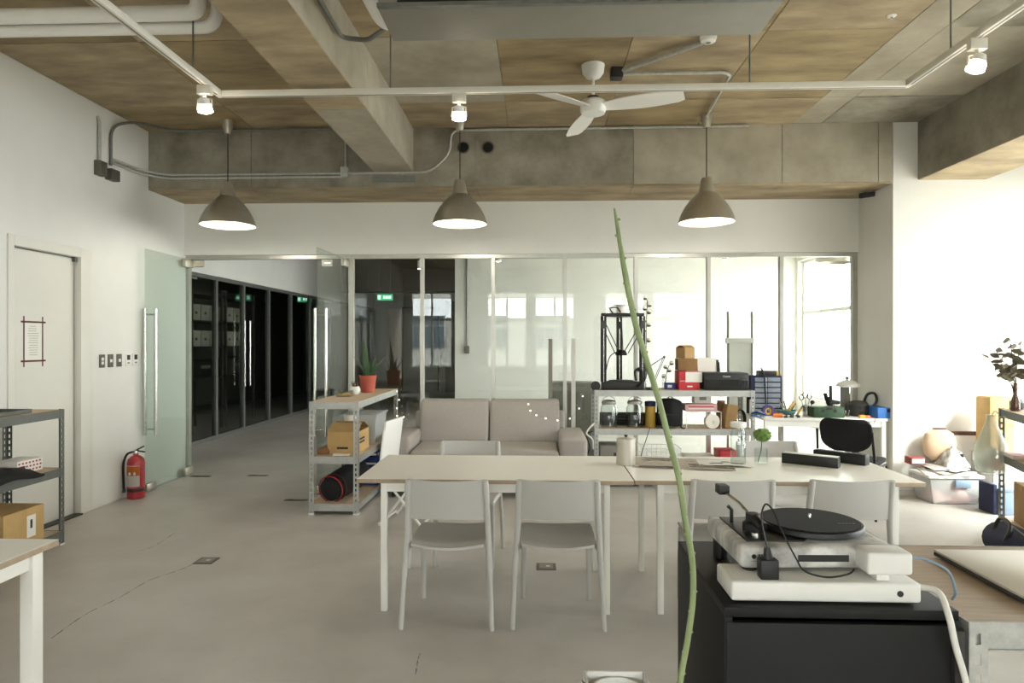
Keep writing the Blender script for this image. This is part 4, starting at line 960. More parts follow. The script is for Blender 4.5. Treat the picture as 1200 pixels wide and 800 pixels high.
# delta 3D printer
pc = sx_(728); t = thing('delta_printer', 'tall black delta 3D printer with three columns on the metal shelf', '3D printer', (pc, YB, ST))
Hp = .80; tri = [(-.20, -.13), (.20, -.13), (.0, .17)]
def tripl(z0, z1, g): return MB().prism([(-.20 - g, -.13 - g), (.20 + g, -.13 - g), (.20 + g, -.06), (.05, .17 + g), (-.05, .17 + g), (-.20 - g, -.06)], z0, z1)
tripl(.0, .085, .02).build('base', 'black', t, bevel=.004); tripl(Hp - .035, Hp, .02).build('top_plate', 'black', t, bevel=.004)
for (x, y) in tri:
    c = B(x - .029, x + .029, y - .025, y + .025, .085, Hp - .035).build('column', 'black', t, bevel=.002); MB().cyl((x, y - .028, .085), (x, y - .028, Hp - .035), .005, n=8).build('rail', 'steel', c)
    B(x - .028, x + .028, y - .035, y - .0225, Hp - .16, Hp - .08).build('carriage', 'dark_grey', t, bevel=.003)
    for s in (-1, 1):
        dx, dy = (-x, -y); MB().tube([(x + s * .024, y - .03, Hp - .12), (x * .22 + s * .024, y * .2, Hp - .42)], .005, 6).build('arm', 'black', t)
MB().lathe([(.06, -.012), (.065, 0), (.05, .03), (.02, .05)], 18, (0, 0, Hp - .43)).build('effector', 'black', t, smooth=True)
MB().lathe([(.13, .088), (.13, .094)], 32).build('print_bed', 'dark_grey', t)
MB().tube(bez([(0, 0, Hp - .39), (-.12, -.05, Hp - .45), (-.17, -.09, Hp - .6), (-.19, -.12, Hp - .66)], 6), .006, 6).build('filament_tube', 'black', t, smooth=True)
MB().tube(bez([(.15, -.15, .04), (.19, -.19, .10), (.18, -.19, .22), (.12, -.19, .20), (.13, -.19, .1)], 5), .012, 8).build('cable_coil', 'black', t, smooth=True)
MB().tube(bez([(-.1, -.1, Hp), (-.13, -.1, Hp + .05), (-.06, -.1, Hp + .06), (-.02, -.1, Hp + .01)], 6), .008, 8).build('cable', 'black', t, smooth=True)
MB().lathe([(.05, 0), (.05, .03), (.02, .03)], 24, (.0, 0, 0), Matrix.Translation((-.28, -.1, .04)) @ Matrix.Rotation(PI / 2, 4, 'X')).build('filament_knob', 'black', t)
t = thing('filament_roll', 'white paper roll lying on top of the black 3D printer', 'roll', (pc - .0, YB, ST + Hp + .001))
MB().lathe([(.05, 0), (.052, .002), (.05, .085), (.02, .085), (.02, 0)], 24, close=False).build('roll', 'paper', t, smooth=True); MB().lathe([(.085, .085), (.085, .09), (.02, .09)], 20).build('flange', 'white_plastic', t)
# cotton stems
random.seed(11)
def cotton(px, py_top, n, lbl, lean):
    t = thing('cotton_stem', lbl, 'dried flowers', (sx_(px), YB - .02, ST))
    h_ = atY(px, py_top, YB).z - ST
    MB().lathe([(.02, 0), (.026, .004), (.026, .13), (.018, .16), (.014, .16), (.022, .13), (.022, .008)], 16, close=False).build('vase', 'glass_clear', t, smooth=True)
    st = bez([(0, 0, .01), (lean * .3, 0, h_ * .4), (lean * .6, .01, h_ * .75), (lean, 0, h_)], 6); MB().tube(st, .004, 6).build('stem', 'stem_brown', t)
    for k in range(n):
        q = st[int((.42 + .58 * k / max(1, n - 1)) * (len(st) - 1))]; s = 1 if k % 2 else -1; c = q + Vector((s * .025, -.01, .015))
        MB().tube([q, c], .003, 5).build('twig', 'stem_brown', t); MB().ball(c + Vector((0, 0, .012)), .022, 10).build('boll', 'cotton', t, smooth=True)
        MB().lathe([(.004, -.012), (.02, -.004), (.024, .008)], 7, c, close=False).build('husk', 'stem_brown', t)
cotton(756, 352, 9, 'tall dried cotton stem in glass vase beside the 3D printer', 0.02)
cotton(778, 428, 4, 'short dried cotton stem in glass vase behind the desk lamp', .05)
t = thing('desk_lamp', 'black jointed desk lamp arm on the metal shelf', 'lamp', (sx_(762), YB - .06, ST))
MB().lathe([(.055, 0), (.055, .012), (.012, .02)], 22).build('base', 'black', t, smooth=True)
e1 = Vector((sx_(777) - sx_(762), 0, atY(777, 418, YB).z - ST)); e2 = Vector((sx_(752) - sx_(762), -.02, atY(752, 436, YB).z - ST))
for o_ in (-.008, .008):
    MB().tube([(0 + o_, 0, .01), e1 + Vector((o_, 0, 0))], .004, 6).build('lower_arm', 'black', t); MB().tube([e1 + Vector((0, o_, 0)), e2 + Vector((0, o_, .02))], .004, 6).build('upper_arm', 'black', t)
MB().ball(e1, .014, 10).build('joint', 'black', t)
MB().lathe([(.025, .06), (.04, .03), (.065, -.02), (.06, -.02), (.035, .03)], 20, e2, Matrix.Translation(e2) @ Matrix.Rotation(.7, 4, 'Y') @ Matrix.Translation(-e2), close=False).build('lamp_head', 'black', t, smooth=True)
def simple_box(name, lbl, cat, px0, px1, py0, py1, m, Y=YB, depth=.15, base=ST, parts=(), bevel=.003, rot=0):
    x0, x1 = XA(px0, Y), XA(px1, Y); h_ = (py1 - py0) * Y / F
    t = thing(name, lbl, cat, ((x0 + x1) / 2, Y, base), rot); W_ = x1 - x0
    B(-W_ / 2, W_ / 2, -depth / 2, depth / 2, 0, h_).build('body', m, t, bevel=bevel)
    for (n_, u0, u1, v0, v1, mm) in parts: B(-W_ / 2 + u0 * W_, -W_ / 2 + u1 * W_, -depth / 2 - .002, -depth / 2, v0 * h_, v1 * h_).build(n_, mm, t)
    return t
simple_box('parts_box', 'small blue parts box between lamp and red box', 'box', 779, 791, 448, 455.5, 'blue', depth=.1, parts=(('label', .2, .6, .3, .7, 'paper'), ('lid_edge', 0, 1, .85, 1, 'navy')))
simple_box('small_device', 'flat black device lying in front of the cotton stems', 'device', 757, 768, 452, 455, 'black', depth=.1, Y=6.95, parts=(('button', .4, .6, .3, .7, 'grey'),))
t = simple_box('red_box', 'red carton with white paper draped on it beside the printer', 'box', 793, 817, 434, 455.5, 'box_red', depth=.22, parts=(('printed_name', .4, .65, .15, .22, 'paper'), ('panel', .05, .95, .45, .5, 'pink')))
B(-.04, .13, -.118, -.113, .08, .185).build('paper_sheet', 'paper', t); B(-.035, .11, -.113, .09, .1925, .195).build('paper_top', 'paper', t)
t = carton('cardboard_box', 'brown cardboard box standing on the red carton', (sx_(804), YB, ST + 21.5 * K + .006), .2, .16, .12, 'cardboard_dark', 0, True)
t = carton('cardboard_box', 'tilted open cardboard box at the top of the stack', (sx_(803), YB, ST + 21.5 * K + .132), .13, .14, .11, 'cardboard', .5, False, True)
# printer
pw = sx_(872) - sx_(821); t = thing('inkjet_printer', 'black inkjet printer with paper standing in its rear tray', 'printer', ((sx_(872) + sx_(821)) / 2, YB, ST))
B(-pw / 2, pw / 2, -.16, .17, .006, .175).build('body', 'black', t, bevel=.008); B(-pw / 2 + .01, pw / 2 - .1, -.163, -.16, .05, .11).build('output_slot', 'black_gloss', t); B(-pw / 2 + .01, pw / 2 - .01, -.15, .12, .175, .18).build('scanner_lid', 'dark_grey', t, bevel=.002)
B(pw / 2 - .08, pw / 2 - .01, -.166, -.16, .03, .13).build('ink_tank', 'dark_grey', t, bevel=.002)
for i in range(4): B(pw / 2 - .075 + i * .016, pw / 2 - .065 + i * .016, -.168, -.166, .04, .1).build('ink_window', 'black_gloss', t)
text('maker_name', 'Canon', .028, 'paper', t, (0, -.1632, .135), (PI / 2, 0, 0))
M = Matrix.Translation((-.12, .15, .17)) @ Matrix.Rotation(-.2, 4, 'X'); MB().box(-.13, .13, -.004, .004, 0, .14, M).build('rear_tray', 'black', t, bevel=.003); MB().box(-.1, .1, -.008, -.004, 0, .16, M).build('paper_stack', 'paper', t)
for s in (-1, 1): MB().box(-.002 + s * .12 - .012, .002 + s * .12 + .012, -.02, -.0081, 0, .11, M).build('paper_guide', 'black', t)
# ---- wide shelf: middle level (z = .60)
SM = .601; YM = 7.02
def dispenser(px, lbl):
    t = thing('drink_dispenser', lbl, 'dispenser', (XA(px, YM), YM - .05, SM), 0, 'glass drink dispensers')
    MB().lathe([(.07, 0), (.085, .005), (.088, .02), (.088, .21), (.07, .235), (.07, .25), (.066, .25), (.066, .235), (.083, .208), (.083, .02), (.004, .015)], 24, close=False).build('jar', 'glass_clear', t, smooth=True)
    MB().lathe([(.075, .245), (.077, .25), (.077, .275), (.05, .285), (.02, .29)], 24).build('lid', 'alu', t, smooth=True)
    m = MB().cyl((0, -.085, .045), (0, -.125, .045), .009, n=10); m.build('tap', 'chrome', t); MB().cyl((0, -.12, .06), (0, -.12, .02), .008, n=8).build('spout', 'chrome', t)
    MB().tube(arc((0, -.0, .25), .075, PI * .05, PI * .95, 10, 'xz'), .003, 6).build('bail_handle', 'steel', t)
dispenser(713, 'square glass drink dispenser with tap nearest the shelf post'); dispenser(743, 'square glass drink dispenser with tap beside the snack jar')
t = thing('snack_jar', 'glass jar of yellow snacks with dark lid on shelf', 'jar', (XA(762, YM), YM, SM)); MB().lathe([(.05, 0), (.055, .005), (.055, .21), (.045, .23)], 20).build('contents', 'yellow', t, smooth=True); MB().lathe([(.058, .002), (.058, .225), (.056, .225), (.056, .002)], 20, close=False).build('jar', 'glass_clear', t, smooth=True); MB().lathe([(.058, .22), (.058, .265), (.05, .27)], 20).build('lid', 'navy', t, smooth=True)
t = thing('backpack', 'black backpack standing on the metal shelf', 'bag', (XA(785, YM), YM - .02, SM))
MB().sheet(lambda u, v: (-.12 + .24 * u, -.12 + .06 * (1 - math.sin(PI * u)) , .02 + v * .28 - .05 * v * (2 * u - 1) ** 4), 12, 10, (0, .2, 0)).build('body', 'black_fabric', t, bevel=.02, smooth=True)
B(-.085, .085, -.15, -.1, .03, .15).build('pocket', 'black_fabric', t, bevel=.02); MB().tube(arc((0, 0, .29), .03, 0, PI, 8), .006, 6).build('handle', 'black', t)
for s in (-1, 1): MB().tube(bez([(s * .06, -.11, .05), (s * .09, -.16, .012), (s * .12, -.14, .008)], 4), .008, 6).build('strap', 'black', t)
B_ = simple_box('storage_tray', 'long black tray behind the glass dispensers on middle shelf', 'tray', 703, 778, 487, 501, 'black_matte', Y=7.2, depth=.1, base=SM, parts=(('seam', .0, 1, .5, .54, 'dark_grey'),))
t = thing('wire_rack', 'white wire rack with pink box on the metal shelf', 'rack', (XA(820, YM), YM, SM))
wx0, wx1 = XA(802, YM) - XA(820, YM), XA(842, YM) - XA(820, YM)
for x in (wx0, wx1):
    for y in (-.1, .1): MB().cyl((x, y, 0), (x, y, .17), .004, n=6).build('leg', 'white_plastic', t)
for y in [-.1 + i * .04 for i in range(6)]: MB().tube([(wx0, y, .17), (wx1, y, .17)], .003, 6).build('wire', 'white_plastic', t)
simple_box('pink_box', 'flat pink patterned box on the white wire rack', 'box', 801, 838, 479, 487, 'pink', Y=YM, depth=.16, base=SM + .174, parts=(('stripe', .1, .9, .3, .45, 'paper'), ('stripe', .1, .9, .6, .75, 'box_red')))
simple_box('white_carton', 'small white carton leaning on top of the pink box', 'box', 812, 832, 466, 478, 'paper', Y=7.1, depth=.12, base=SM + .174 + .074, parts=(('print', .3, .7, .3, .6, 'grey'),))
t = thing('tape_reel', 'pale cable reel standing on edge on the metal shelf', 'reel', (XA(834, 6.93), 6.93, SM + .075)); M = Matrix.Rotation(PI / 2, 4, 'X') @ Matrix.Rotation(.1, 4, 'Y')
MB().lathe([(.075, -.03), (.075, -.025), (.045, -.022), (.045, .022), (.075, .025), (.075, .03), (.015, .03), (.015, -.03), (.075, -.03)], 28, (0, 0, 0), M, close=False).build('spool', 'cotton', t, smooth=True); MB().lathe([(.06, -.02), (.06, .02)], 24, (0, 0, 0), M).build('winding', 'paper', t)
t = carton('cardboard_box', 'slim cardboard box leaning at an angle on the metal shelf', (XA(853, 6.98), 6.98, SM), .12, .1, .24, 'cardboard', .2, False)
t.rotation_euler = (0, .14, .2)
t = thing('tripod_bag', 'brown kraft bag behind the leaning cardboard box', 'bag', (XA(845, 7.14), 7.14, SM)); MB().lathe([(.05, 0), (.055, .2), (.04, .26)], 12).build('bag', 'cardboard_dark', t, smooth=True); MB().lathe([(.042, .255), (.045, .27)], 12).build('rim', 'cardboard', t)
t = thing('cable_coil', 'dark coiled cable hanging near the shelf end post', 'cable', (XA(868, 7.1), 7.1, SM))
for k in range(4): MB().tube([(.055 * math.cos(a) * (1 - .1 * k), .01 * k + .01 * math.sin(3 * a), .09 + .085 * math.sin(a)) for a in [i * 2 * PI / 20 for i in range(21)]], .005, 6, False).build('loop', 'black', t, smooth=True)
# bottom level
SB = .121
simple_box('white_carton', 'large white carton on the bottom of the metal shelf', 'box', 800, 836, 512, 533, 'paper', Y=7.0, depth=.3, base=SB, parts=(('tape', 0, 1, .47, .5, 'grey'),)).location.z = SB
B_ = bpy.data.objects['white_carton']
t = simple_box('red_tin_box', 'red tin box with square emblem on the bottom shelf', 'box', 840, 861, 512, 540, 'box_red', Y=7.0, depth=.25, base=SB, parts=(('emblem', .3, .6, .35, .65, 'pink'),))
simple_box('file_box', 'grey file box at the left end of the bottom shelf', 'box', 702, 740, 512, 545, 'grey', Y=7.05, depth=.3, base=SB, parts=(('pull', .4, .6, .6, .75, 'dark_grey'),))
t = thing('wire_basket', 'pale wire basket in the middle of the bottom shelf', 'basket', (XA(772, 7.0), 7.0, SB))
for z in (.02, .1, .2, .28):
    MB().tube([(-.2, -.14, z), (.2, -.14, z), (.2, .14, z), (-.2, .14, z), (-.2, -.14, z)], .004, 6).build('wire_ring', 'white_plastic', t)
for i in range(9): MB().tube([(-.2 + i * .05, -.14, .28), (-.2 + i * .05, -.14, .02), (-.2 + i * .05, .14, .02), (-.2 + i * .05, .14, .28)], .003, 5).build('wire', 'white_plastic', t)
# cables on the left shelf post and cords
pipe('extension_cord', 'black power cord hanging by the shelf post beside sofa arm', bez([(.56, 6.80, .58), (.50, 6.78, .55), (.53, 6.78, .42), (.5, 6.78, .3), (.54, 6.78, .2), (.56, 6.8, .05)], 6), .006, 'black', 'cord', 6)
pipe('extension_cord', 'black cord looping down in front of the metal shelf', bez([(XA(762, 6.8), 6.81, .62), (XA(757, 6.8), 6.79, .5), (XA(750, 6.8), 6.78, .3), (XA(748, 6.8), 6.79, .02)], 6), .004, 'black', 'cord', 6)
pipe('extension_cord', 'white cord tangled at the left end of the metal shelf', bez([(.58, 6.8, .66), (.53, 6.76, .62), (.5, 6.76, .56), (.56, 6.77, .5), (.57, 6.8, .4)], 6), .008, 'cable_white', 'cord', 6)

# ---- workbench clutter (top z = .74)
WT = .7405; YW = 6.95
x0, x1 = XA(881, YW), XA(918, YW); W_ = x1 - x0
t = thing('drawer_organizer', 'navy drawer organizer with clear small drawers on the workbench', 'organizer', ((x0 + x1) / 2, YW + .1, WT)); Hd = 45 * YW / F
B(-W_ / 2, W_ / 2, -.06, .08, 0, Hd).build('case', 'navy', t, bevel=.003)
for r in range(7):
    for c in range(2):
        u0 = -W_ / 2 + .045 + c * (W_ - .055) / 2; d = B(u0, u0 + (W_ - .06) / 2 - .006, -.068, -.058, .012 + r * (Hd - .02) / 7, (r + 1) * (Hd - .02) / 7).build('drawer', 'clear_drawer', t, bevel=.002)
        B(u0 + .04, u0 + .08, -.078, -.068, .02 + r * (Hd - .02) / 7, .03 + r * (Hd - .02) / 7).build('pull', 'clear_box', d)
t = thing('adapter_case', 'black charger with curled cord on top of the drawer organizer', 'charger', ((x0 + x1) / 2 + .03, YW + .1, WT + Hd)); B(-.1, .1, -.05, .05, 0, .05).build('body', 'black', t, bevel=.006)
MB().tube(bez([(-.05, -.05, .03), (-.09, -.08, .08), (-.06, -.085, 0), (-.05, -.085, -.15), (-.04, -.085, -.3)], 6), .008, 6).build('cord', 'black', t, smooth=True); B(.08, .102, -.052, .0, .0, .045).build('tag', 'yellow', t)
t = thing('tape_dispenser', 'purple and yellow tape roll on the workbench front edge', 'tape', (XA(900, 6.74), 6.74, WT)); M = Matrix.Translation((0, 0, .06)) @ Matrix.Rotation(PI / 2, 4, 'X')
MB().lathe([(.06, -.02), (.06, .02), (.035, .02), (.035, -.02), (.06, -.02)], 24, (0, 0, 0), M, close=False).build('roll', 'purple', t, smooth=True); MB().lathe([(.036, -.012), (.036, .012), (.02, .012), (.02, -.012), (.036, -.012)], 20, (0, 0, 0), M, close=False).build('core', 'yellow', t, smooth=True)
B(-.04, .04, -.025, .025, 0, .012).build('base', 'paper', t)
random.seed(21)
def clutter(name, lbl, cat, px, Yv, build):
    t = thing(name, lbl, cat, (XA(px, Yv), Yv, WT)); build(t); return t
clutter('cable_tangle', 'blue and grey cable tangle at the workbench corner', 'cables', 886, 6.75, lambda t: [MB().tube([(.05 * math.cos(a + k) + .01 * k, .05 * math.sin(a), .012 + .012 * k + .008 * math.sin(2 * a + k)) for a in [i * .45 for i in range(15)]], .006, 6).build('loop', ('blue_bright', 'grey', 'black')[k % 3], t, smooth=True) for k in range(5)])
clutter('small_meter', 'white little meter standing behind the cable tangle', 'meter', 881, 6.93, lambda t: (B(-.022, .022, -.02, .02, 0, .16).build('body', 'white_plastic', t, bevel=.004), B(-.015, .015, -.022, -.02, .1, .14).build('screen', 'dark_grey', t)))
clutter('glue_bottle', 'small orange tape and bottle lying on workbench front', 'bottle', 912, 6.72, lambda t: (MB().tube([(-.05, 0, .02), (.04, 0, .02)], .02, 12).build('bottle', 'orange', t, smooth=True), MB().tube([(.04, 0, .02), (.07, 0, .02)], [.012, .005], 10).build('nozzle', 'paper', t)))
clutter('tool_bowl', 'teal bowl full of pliers and tweezers on the workbench', 'bowl', 922, 6.85, lambda t: ([MB().lathe([(.04, 0), (.08, .03), (.09, .06), (.085, .06), (.075, .032), (.02, .008)], 22, close=False).build('bowl', 'teal', t, smooth=True)] + [MB().tube([(.02 * math.cos(k), .02 * math.sin(k), .015), (.09 * math.cos(k * 1.7), .05 * math.sin(k * 1.7), .13 + .02 * (k % 3))], .006, 6).build('tool', ('steel', 'black', 'grey', 'yellow')[k % 4], t) for k in range(8)]))
clutter('soldering_parts', 'small black and silver parts heap beside the bowl', 'parts', 926, 6.70, lambda t: [B(-.06 + .03 * k, -.03 + .03 * k, -.02 + .01 * (k % 2), .01 + .01 * (k % 3), 0, .015 + .01 * (k % 3)).build('part', ('black', 'steel', 'dark_grey', 'paper')[k % 4], t, bevel=.002) for k in range(5)])
def cupb(t):
    MB().lathe([(.035, 0), (.037, .004), (.037, .11), (.034, .11), (.034, .006)], 20, close=False).build('cup', 'steel', t, smooth=True)
    for (x, z, mm, r) in ((-.05, .19, 'black', .022), (-.01, .215, 'cardboard_dark', .026), (.03, .2, 'black', .022)):
        MB().tube([(x + r * math.cos(a), 0, z + r * 1.2 * math.sin(a)) for a in [i * 2 * PI / 16 for i in range(17)]], .005, 6, False).build('scissor_loop', mm, t, smooth=True); MB().tube([(x * .2, 0, .02), (x, 0, z - r)], .005, 6).build('blade', 'steel', t)
    MB().ball((.06, 0, .14), .022, 12).build('brush_head', 'black', t); MB().tube([(.01, 0, .02), (.055, 0, .13)], .005, 6).build('brush_handle', 'black', t)
clutter('scissors_cup', 'metal cup holding scissors and a round brush', 'cup', 945, 6.86, cupb)
clutter('knife_tool', 'yellow-handled cutter leaning over the workbench clutter', 'cutter', 934, 6.82, lambda t: (MB().tube([(0, 0, .012), (.04, 0, .08)], .012, 8).build('handle', 'yellow', t, smooth=True), MB().tube([(.04, 0, .08), (.06, 0, .12)], [.008, .002], 6).build('blade', 'steel', t)))
simple_box('green_box', 'dark green long tool case on the workbench', 'case', 950, 985, 477, 489, 'green_dark', Y=6.78, depth=.16, base=WT, parts=(('latch', .25, .35, .5, .8, 'black'), ('latch', .65, .75, .5, .8, 'black'), ('handle', .4, .6, .75, .95, 'black')))
def micro(t):
    B(-.07, .07, -.06, .08, 0, .03).build('base', 'black', t, bevel=.004); B(-.015, .015, .04, .07, .03, .3).build('pillar', 'black', t, bevel=.003)
    MB().tube([(-.1, -.05, .22), (-.05, 0, .13), (-.04, 0, .1)], [.02, .022, .018], 12).build('eyepiece', 'black', t, smooth=True)
    B(-.045, .06, -.03, .06, .11, .15).build('stage_head', 'black', t, bevel=.006); B(-.05, .05, -.05, .05, .045, .06).build('stage', 'dark_grey', t, bevel=.003); MB().cyl((.0, 0, .06), (.0, 0, .11), .018, n=12).build('objective', 'steel', t)
    MB().cyl((.03, .05, .15), (.03, .05, .42), .005, n=8).build('rod', 'steel', t); MB().tube([(-.1, .05, .33), (.1, .05, .335)], .006, 6).build('cross_rod', 'steel', t)
clutter('microscope', 'black microscope stand with thin metal rod on workbench', 'microscope', 976, 6.98, micro)
def lampb(t):
    MB().lathe([(.07, 0), (.07, .015), (.01, .025)], 22).build('base', 'white_plastic', t, smooth=True); MB().tube(bez([(0, 0, .02), (.03, .05, .2), (.0, .05, .33), (-.02, 0, .33)], 6), .01, 8).build('arm', 'grey', t, smooth=True)
    B(-.05, .03, .03, .08, .02, .3).build('pillar', 'grey', t, bevel=.004); MB().lathe([(.12, .29), (.11, .32), (.06, .35), (.02, .36), (.015, .35), (.1, .315), (.112, .29)], 28, (-.01, -.02, 0), close=False).build('lamp_shade', 'white_plastic', t, smooth=True); MB().ball((-.02, -.02, .38), .02, 10).build('knob', 'grey', t)
clutter('magnifier_lamp', 'white round-shaded work lamp near the column', 'lamp', 994, 7.02, lampb)
def proj(t):
    MB().lathe([(.085, 0), (.095, .02), (.095, .12), (.07, .15), (.03, .155)], 24).build('body', 'dark_grey', t, smooth=True)
    for s in (-.035, .03): MB().lathe([(.016, 0), (.016, .006)], 14, (0, 0, 0), Matrix.Translation((s, -.094, .09)) @ Matrix.Rotation(PI / 2, 4, 'X')).build('dial', 'black', t)
    B(-.03, .03, -.098, -.09, .03, .055).build('panel', 'black', t)
    MB().tube(bez([(.05, 0, .13), (.08, -.02, .22), (.15, -.02, .23), (.17, -.02, .15), (.11, -.02, .07)], 6), .013, 8).build('hose', 'black', t, smooth=True)
clutter('soldering_station', 'round dark soldering station with thick looped hose', 'tool', 1006, 6.90, proj)
simple_box('blue_box', 'bright blue tool box at the column end of workbench', 'box', 1020, 1046, 478, 490, 'blue_bright', Y=6.8, depth=.3, base=WT, parts=(('latch', .4, .6, .6, .9, 'navy'),))
clutter('yellow_blocks', 'yellow and orange small blocks with red wire on workbench', 'parts', 1013, 6.70, lambda t: (B(-.05, .0, -.02, .02, 0, .03).build('block', 'yellow', t, bevel=.003), B(.0, .05, -.02, .02, 0, .025).build('block', 'orange', t, bevel=.003), MB().tube(bez([(.05, 0, .01), (.08, -.05, .01), (.06, -.07, -.04), (.03, -.068, -.08)], 5), .002, 5).build('wire', 'red', t)))
clutter('tweezers_heap', 'silver tweezers and screwdrivers lying before the microscope', 'tools', 990, 6.80, lambda t: [MB().tube([(-.03 + .015 * k, -.02, .006), (-.01 + .02 * k, .05, .06 + .01 * (k % 2))], .005, 6).build('tool', ('steel', 'black')[k % 2], t) for k in range(5)])
# ---- far right: tote, papers, bags, boxes
tp = Vector((3.84, 6.38, 0)); t = thing('storage_tote', 'clear plastic storage tote with lid and handle on the sunlit floor', 'tote', (tp.x, tp.y, 0))
m = MB().prism([(-.2, 0), (.2, 0), (.235, .24), (-.235, .24)], -.15, .15, 'y'); m.build('body', 'clear_box', t, bevel=.02); B(-.25, .25, -.17, .17, .241, .27).build('lid', 'white_plastic', t, bevel=.008); B(-.02, .12, -.185, -.16, .16, .23).build('handle', 'blue_grey', t, bevel=.006)
MB().sheet(lambda u, v: (-.17 + .34 * u, -.12 + .24 * v, .02 + .13 * math.sin(PI * u) ** .4 * math.sin(PI * v) ** .4 + .02 * math.sin(8 * u + 6 * v)), 12, 10, (0, 0, -.015)).build('contents', 'pink', t, smooth=True)
random.seed(4)
for k in range(5):
    t = thing('paper_sheaf', ('wide white paper sheaf lying directly on the tote lid', 'white paper sheaf twisted across the lowest sheaf on the tote', 'dark folder in the middle of the paper pile on the tote', 'white paper sheaf on top of the dark folder', 'narrow white paper sheaf topping the pile under the bundle')[k], 'papers', (tp.x + .03 * (k % 3) - .02, tp.y - .02 + .01 * k, .271 + k * .0125), (-.3, .2, .5, -.1, .35)[k], 'papers on the tote')
    B(-.2 + .02 * k, .2 - .02 * k, -.14, .14, 0, .008).build('sheets', 'paper' if k != 2 else 'ink', t, bevel=.001); B(-.18 + .02 * k, .15 - .02 * k, -.12, .1, .008, .012).build('cover', 'paper', t)
t = thing('plush_bundle', 'crumpled grey and white wrapped bundle on the paper pile', 'bundle', (tp.x + .06, tp.y, .336)); MB().sheet(lambda u, v: (-.11 + .22 * u, -.1 + .2 * v, .01 + (.15 + .03 * math.sin(14 * u) * math.cos(11 * v)) * (math.sin(PI * u) * math.sin(PI * v)) ** .6), 18, 16, (0, 0, -.01)).build('wrap', 'marble', t); MB().ball((.05, -.06, .1), .02, 8).build('knot', 'black', t)
simple_box('red_book', 'dull red book lying at the back of the paper pile', 'book', 1064, 1080, 540, 548, 'maroon_box', Y=6.45, depth=.12, base=.336, parts=(('pages', .05, .95, .2, .8, 'paper'),))
t = thing('paper_bag', 'round beige paper bag leaning on the wall behind the tote', 'bag', (XA(1100, 6.5), 6.49, .37)); MB().lathe([(.08, 0), (.14, .05), (.16, .16), (.13, .25), (.06, .29)], 20, (0, 0, 0), None, 1, .45).build('body', 'cardboard_pale_light', t, smooth=True); MB().lathe([(.062, .285), (.066, .3)], 16, (0, 0, 0), None, 1, .45).build('rim', 'brown', t)
px0, px1 = XA(1108, 6.54), XA(1160, 6.54)
t = thing('foam_board', 'white foam board leaning on the bright wall with dark top edge', 'board', ((px0 + px1) / 2, 6.53, 0)); W_ = px1 - px0
B(-W_ / 2, W_ / 2, -.02, .02, 0, .60).build('panel', 'white_plastic', t, bevel=.002); B(-W_ / 2, W_ / 2 - .08, -.025, .02, .60, .635).build('edge_strip', 'brown', t, bevel=.003); B(-W_ / 2, W_ / 2, -.024, -.0205, .0, .03).build('foot_strip', 'grey', t)
# hanging plastic bag on the shelf post
hb = far(-.06, 1.46, 0); t = thing('plastic_bag', 'translucent plastic bag of rubbish hanging on the shelf post', 'bag', (hb.x, hb.y, .46))
MB().lathe([(.03, 0), (.10, .03), (.125, .12), (.11, .24), (.06, .36), (.03, .44), (.035, .47)], 18, (0, 0, 0), None, 1, .8).build('film', 'bag_film', t, smooth=True)
for (c, r, mm) in (((.035, 0, .085), .05, 'pink'), ((-.03, .01, .1), .05, 'paper'), ((.005, .0, .18), .045, 'paper')): MB().ball(c, r, 10).build('rubbish', mm, t, smooth=True)
MB().tube(bez([(0, 0, .45), (.03, .0, .5), (.06, 0, .47)], 4), .006, 6).build('handle', 'bag_film', t, smooth=True)
# on the far right shelf
v = far(.05, 1.30, .977); t = thing('dried_branch_vase', 'slim vase of dried olive-brown leaf branches on the shelf', 'vase', v)
MB().lathe([(.025, 0), (.03, .004), (.03, .07), (.014, .13), (.013, .2), (.016, .21), (.012, .21), (.010, .13)], 18, close=False).build('vase', 'brown_glass', t, smooth=True)
random.seed(9)
for bi, (dx, dy, hz) in enumerate(((-.13, .02, .46), (-.04, .0, .54), (.06, .03, .5), (-.2, 0, .40), (.14, -.03, .44), (-.07, -.03, .34), (.02, .02, .40))):
    st = bez([(0, 0, .02), (dx * .15, dy * .2, .2), (dx * .6, dy, hz * .75), (dx, dy, hz)], 6); br = MB().tube(st, .003, 5).build('branch', 'stem_brown', t)
    for k in range(9):
        q = st[int((.5 + .5 * k / 8) * (len(st) - 1))]; a = random.uniform(0, 2 * PI); dv = Vector((math.cos(a), math.sin(a) * .6, random.uniform(-.2, .6))).normalized(); sd_ = dv.cross(Vector((0, 1, .3))).normalized(); L = random.uniform(.06, .10)
        MB().sheet(lambda u, v: q + dv * L * v + sd_ * (u - .5) * .042 * math.sin(PI * min(1, .1 + v * .9)) + Vector((0, 0, -.015 * v * v)), 2, 5, (0, .001, .0005)).build('leaf', 'olive_leaf', br)
v = far(.1, 1.44, .977); t = thing('small_camera', 'grey-green toy camera on the corner of the far shelf', 'camera', v, .3); B(-.04, .04, -.03, .03, 0, .07).build('body', 'green_grey', t, bevel=.006); MB().cyl((-.01, -.03, .035), (-.01, -.06, .035), .022, n=14).build('lens', 'dark_grey', t); B(.0, .035, -.02, .02, .07, .085).build('finder', 'green_grey', t, bevel=.003)
v = far(.24, 1.05, .977); t = thing('wooden_tray', 'stack of dark wooden trays on the far right shelf', 'tray', v, FARA); B(-.12, .12, -.13, .1, 0, .02).build('lower_tray', 'brown', t, bevel=.003); B(-.1, .1, -.1, .08, .02, .04).build('upper_tray', 'maroon', t, bevel=.003)
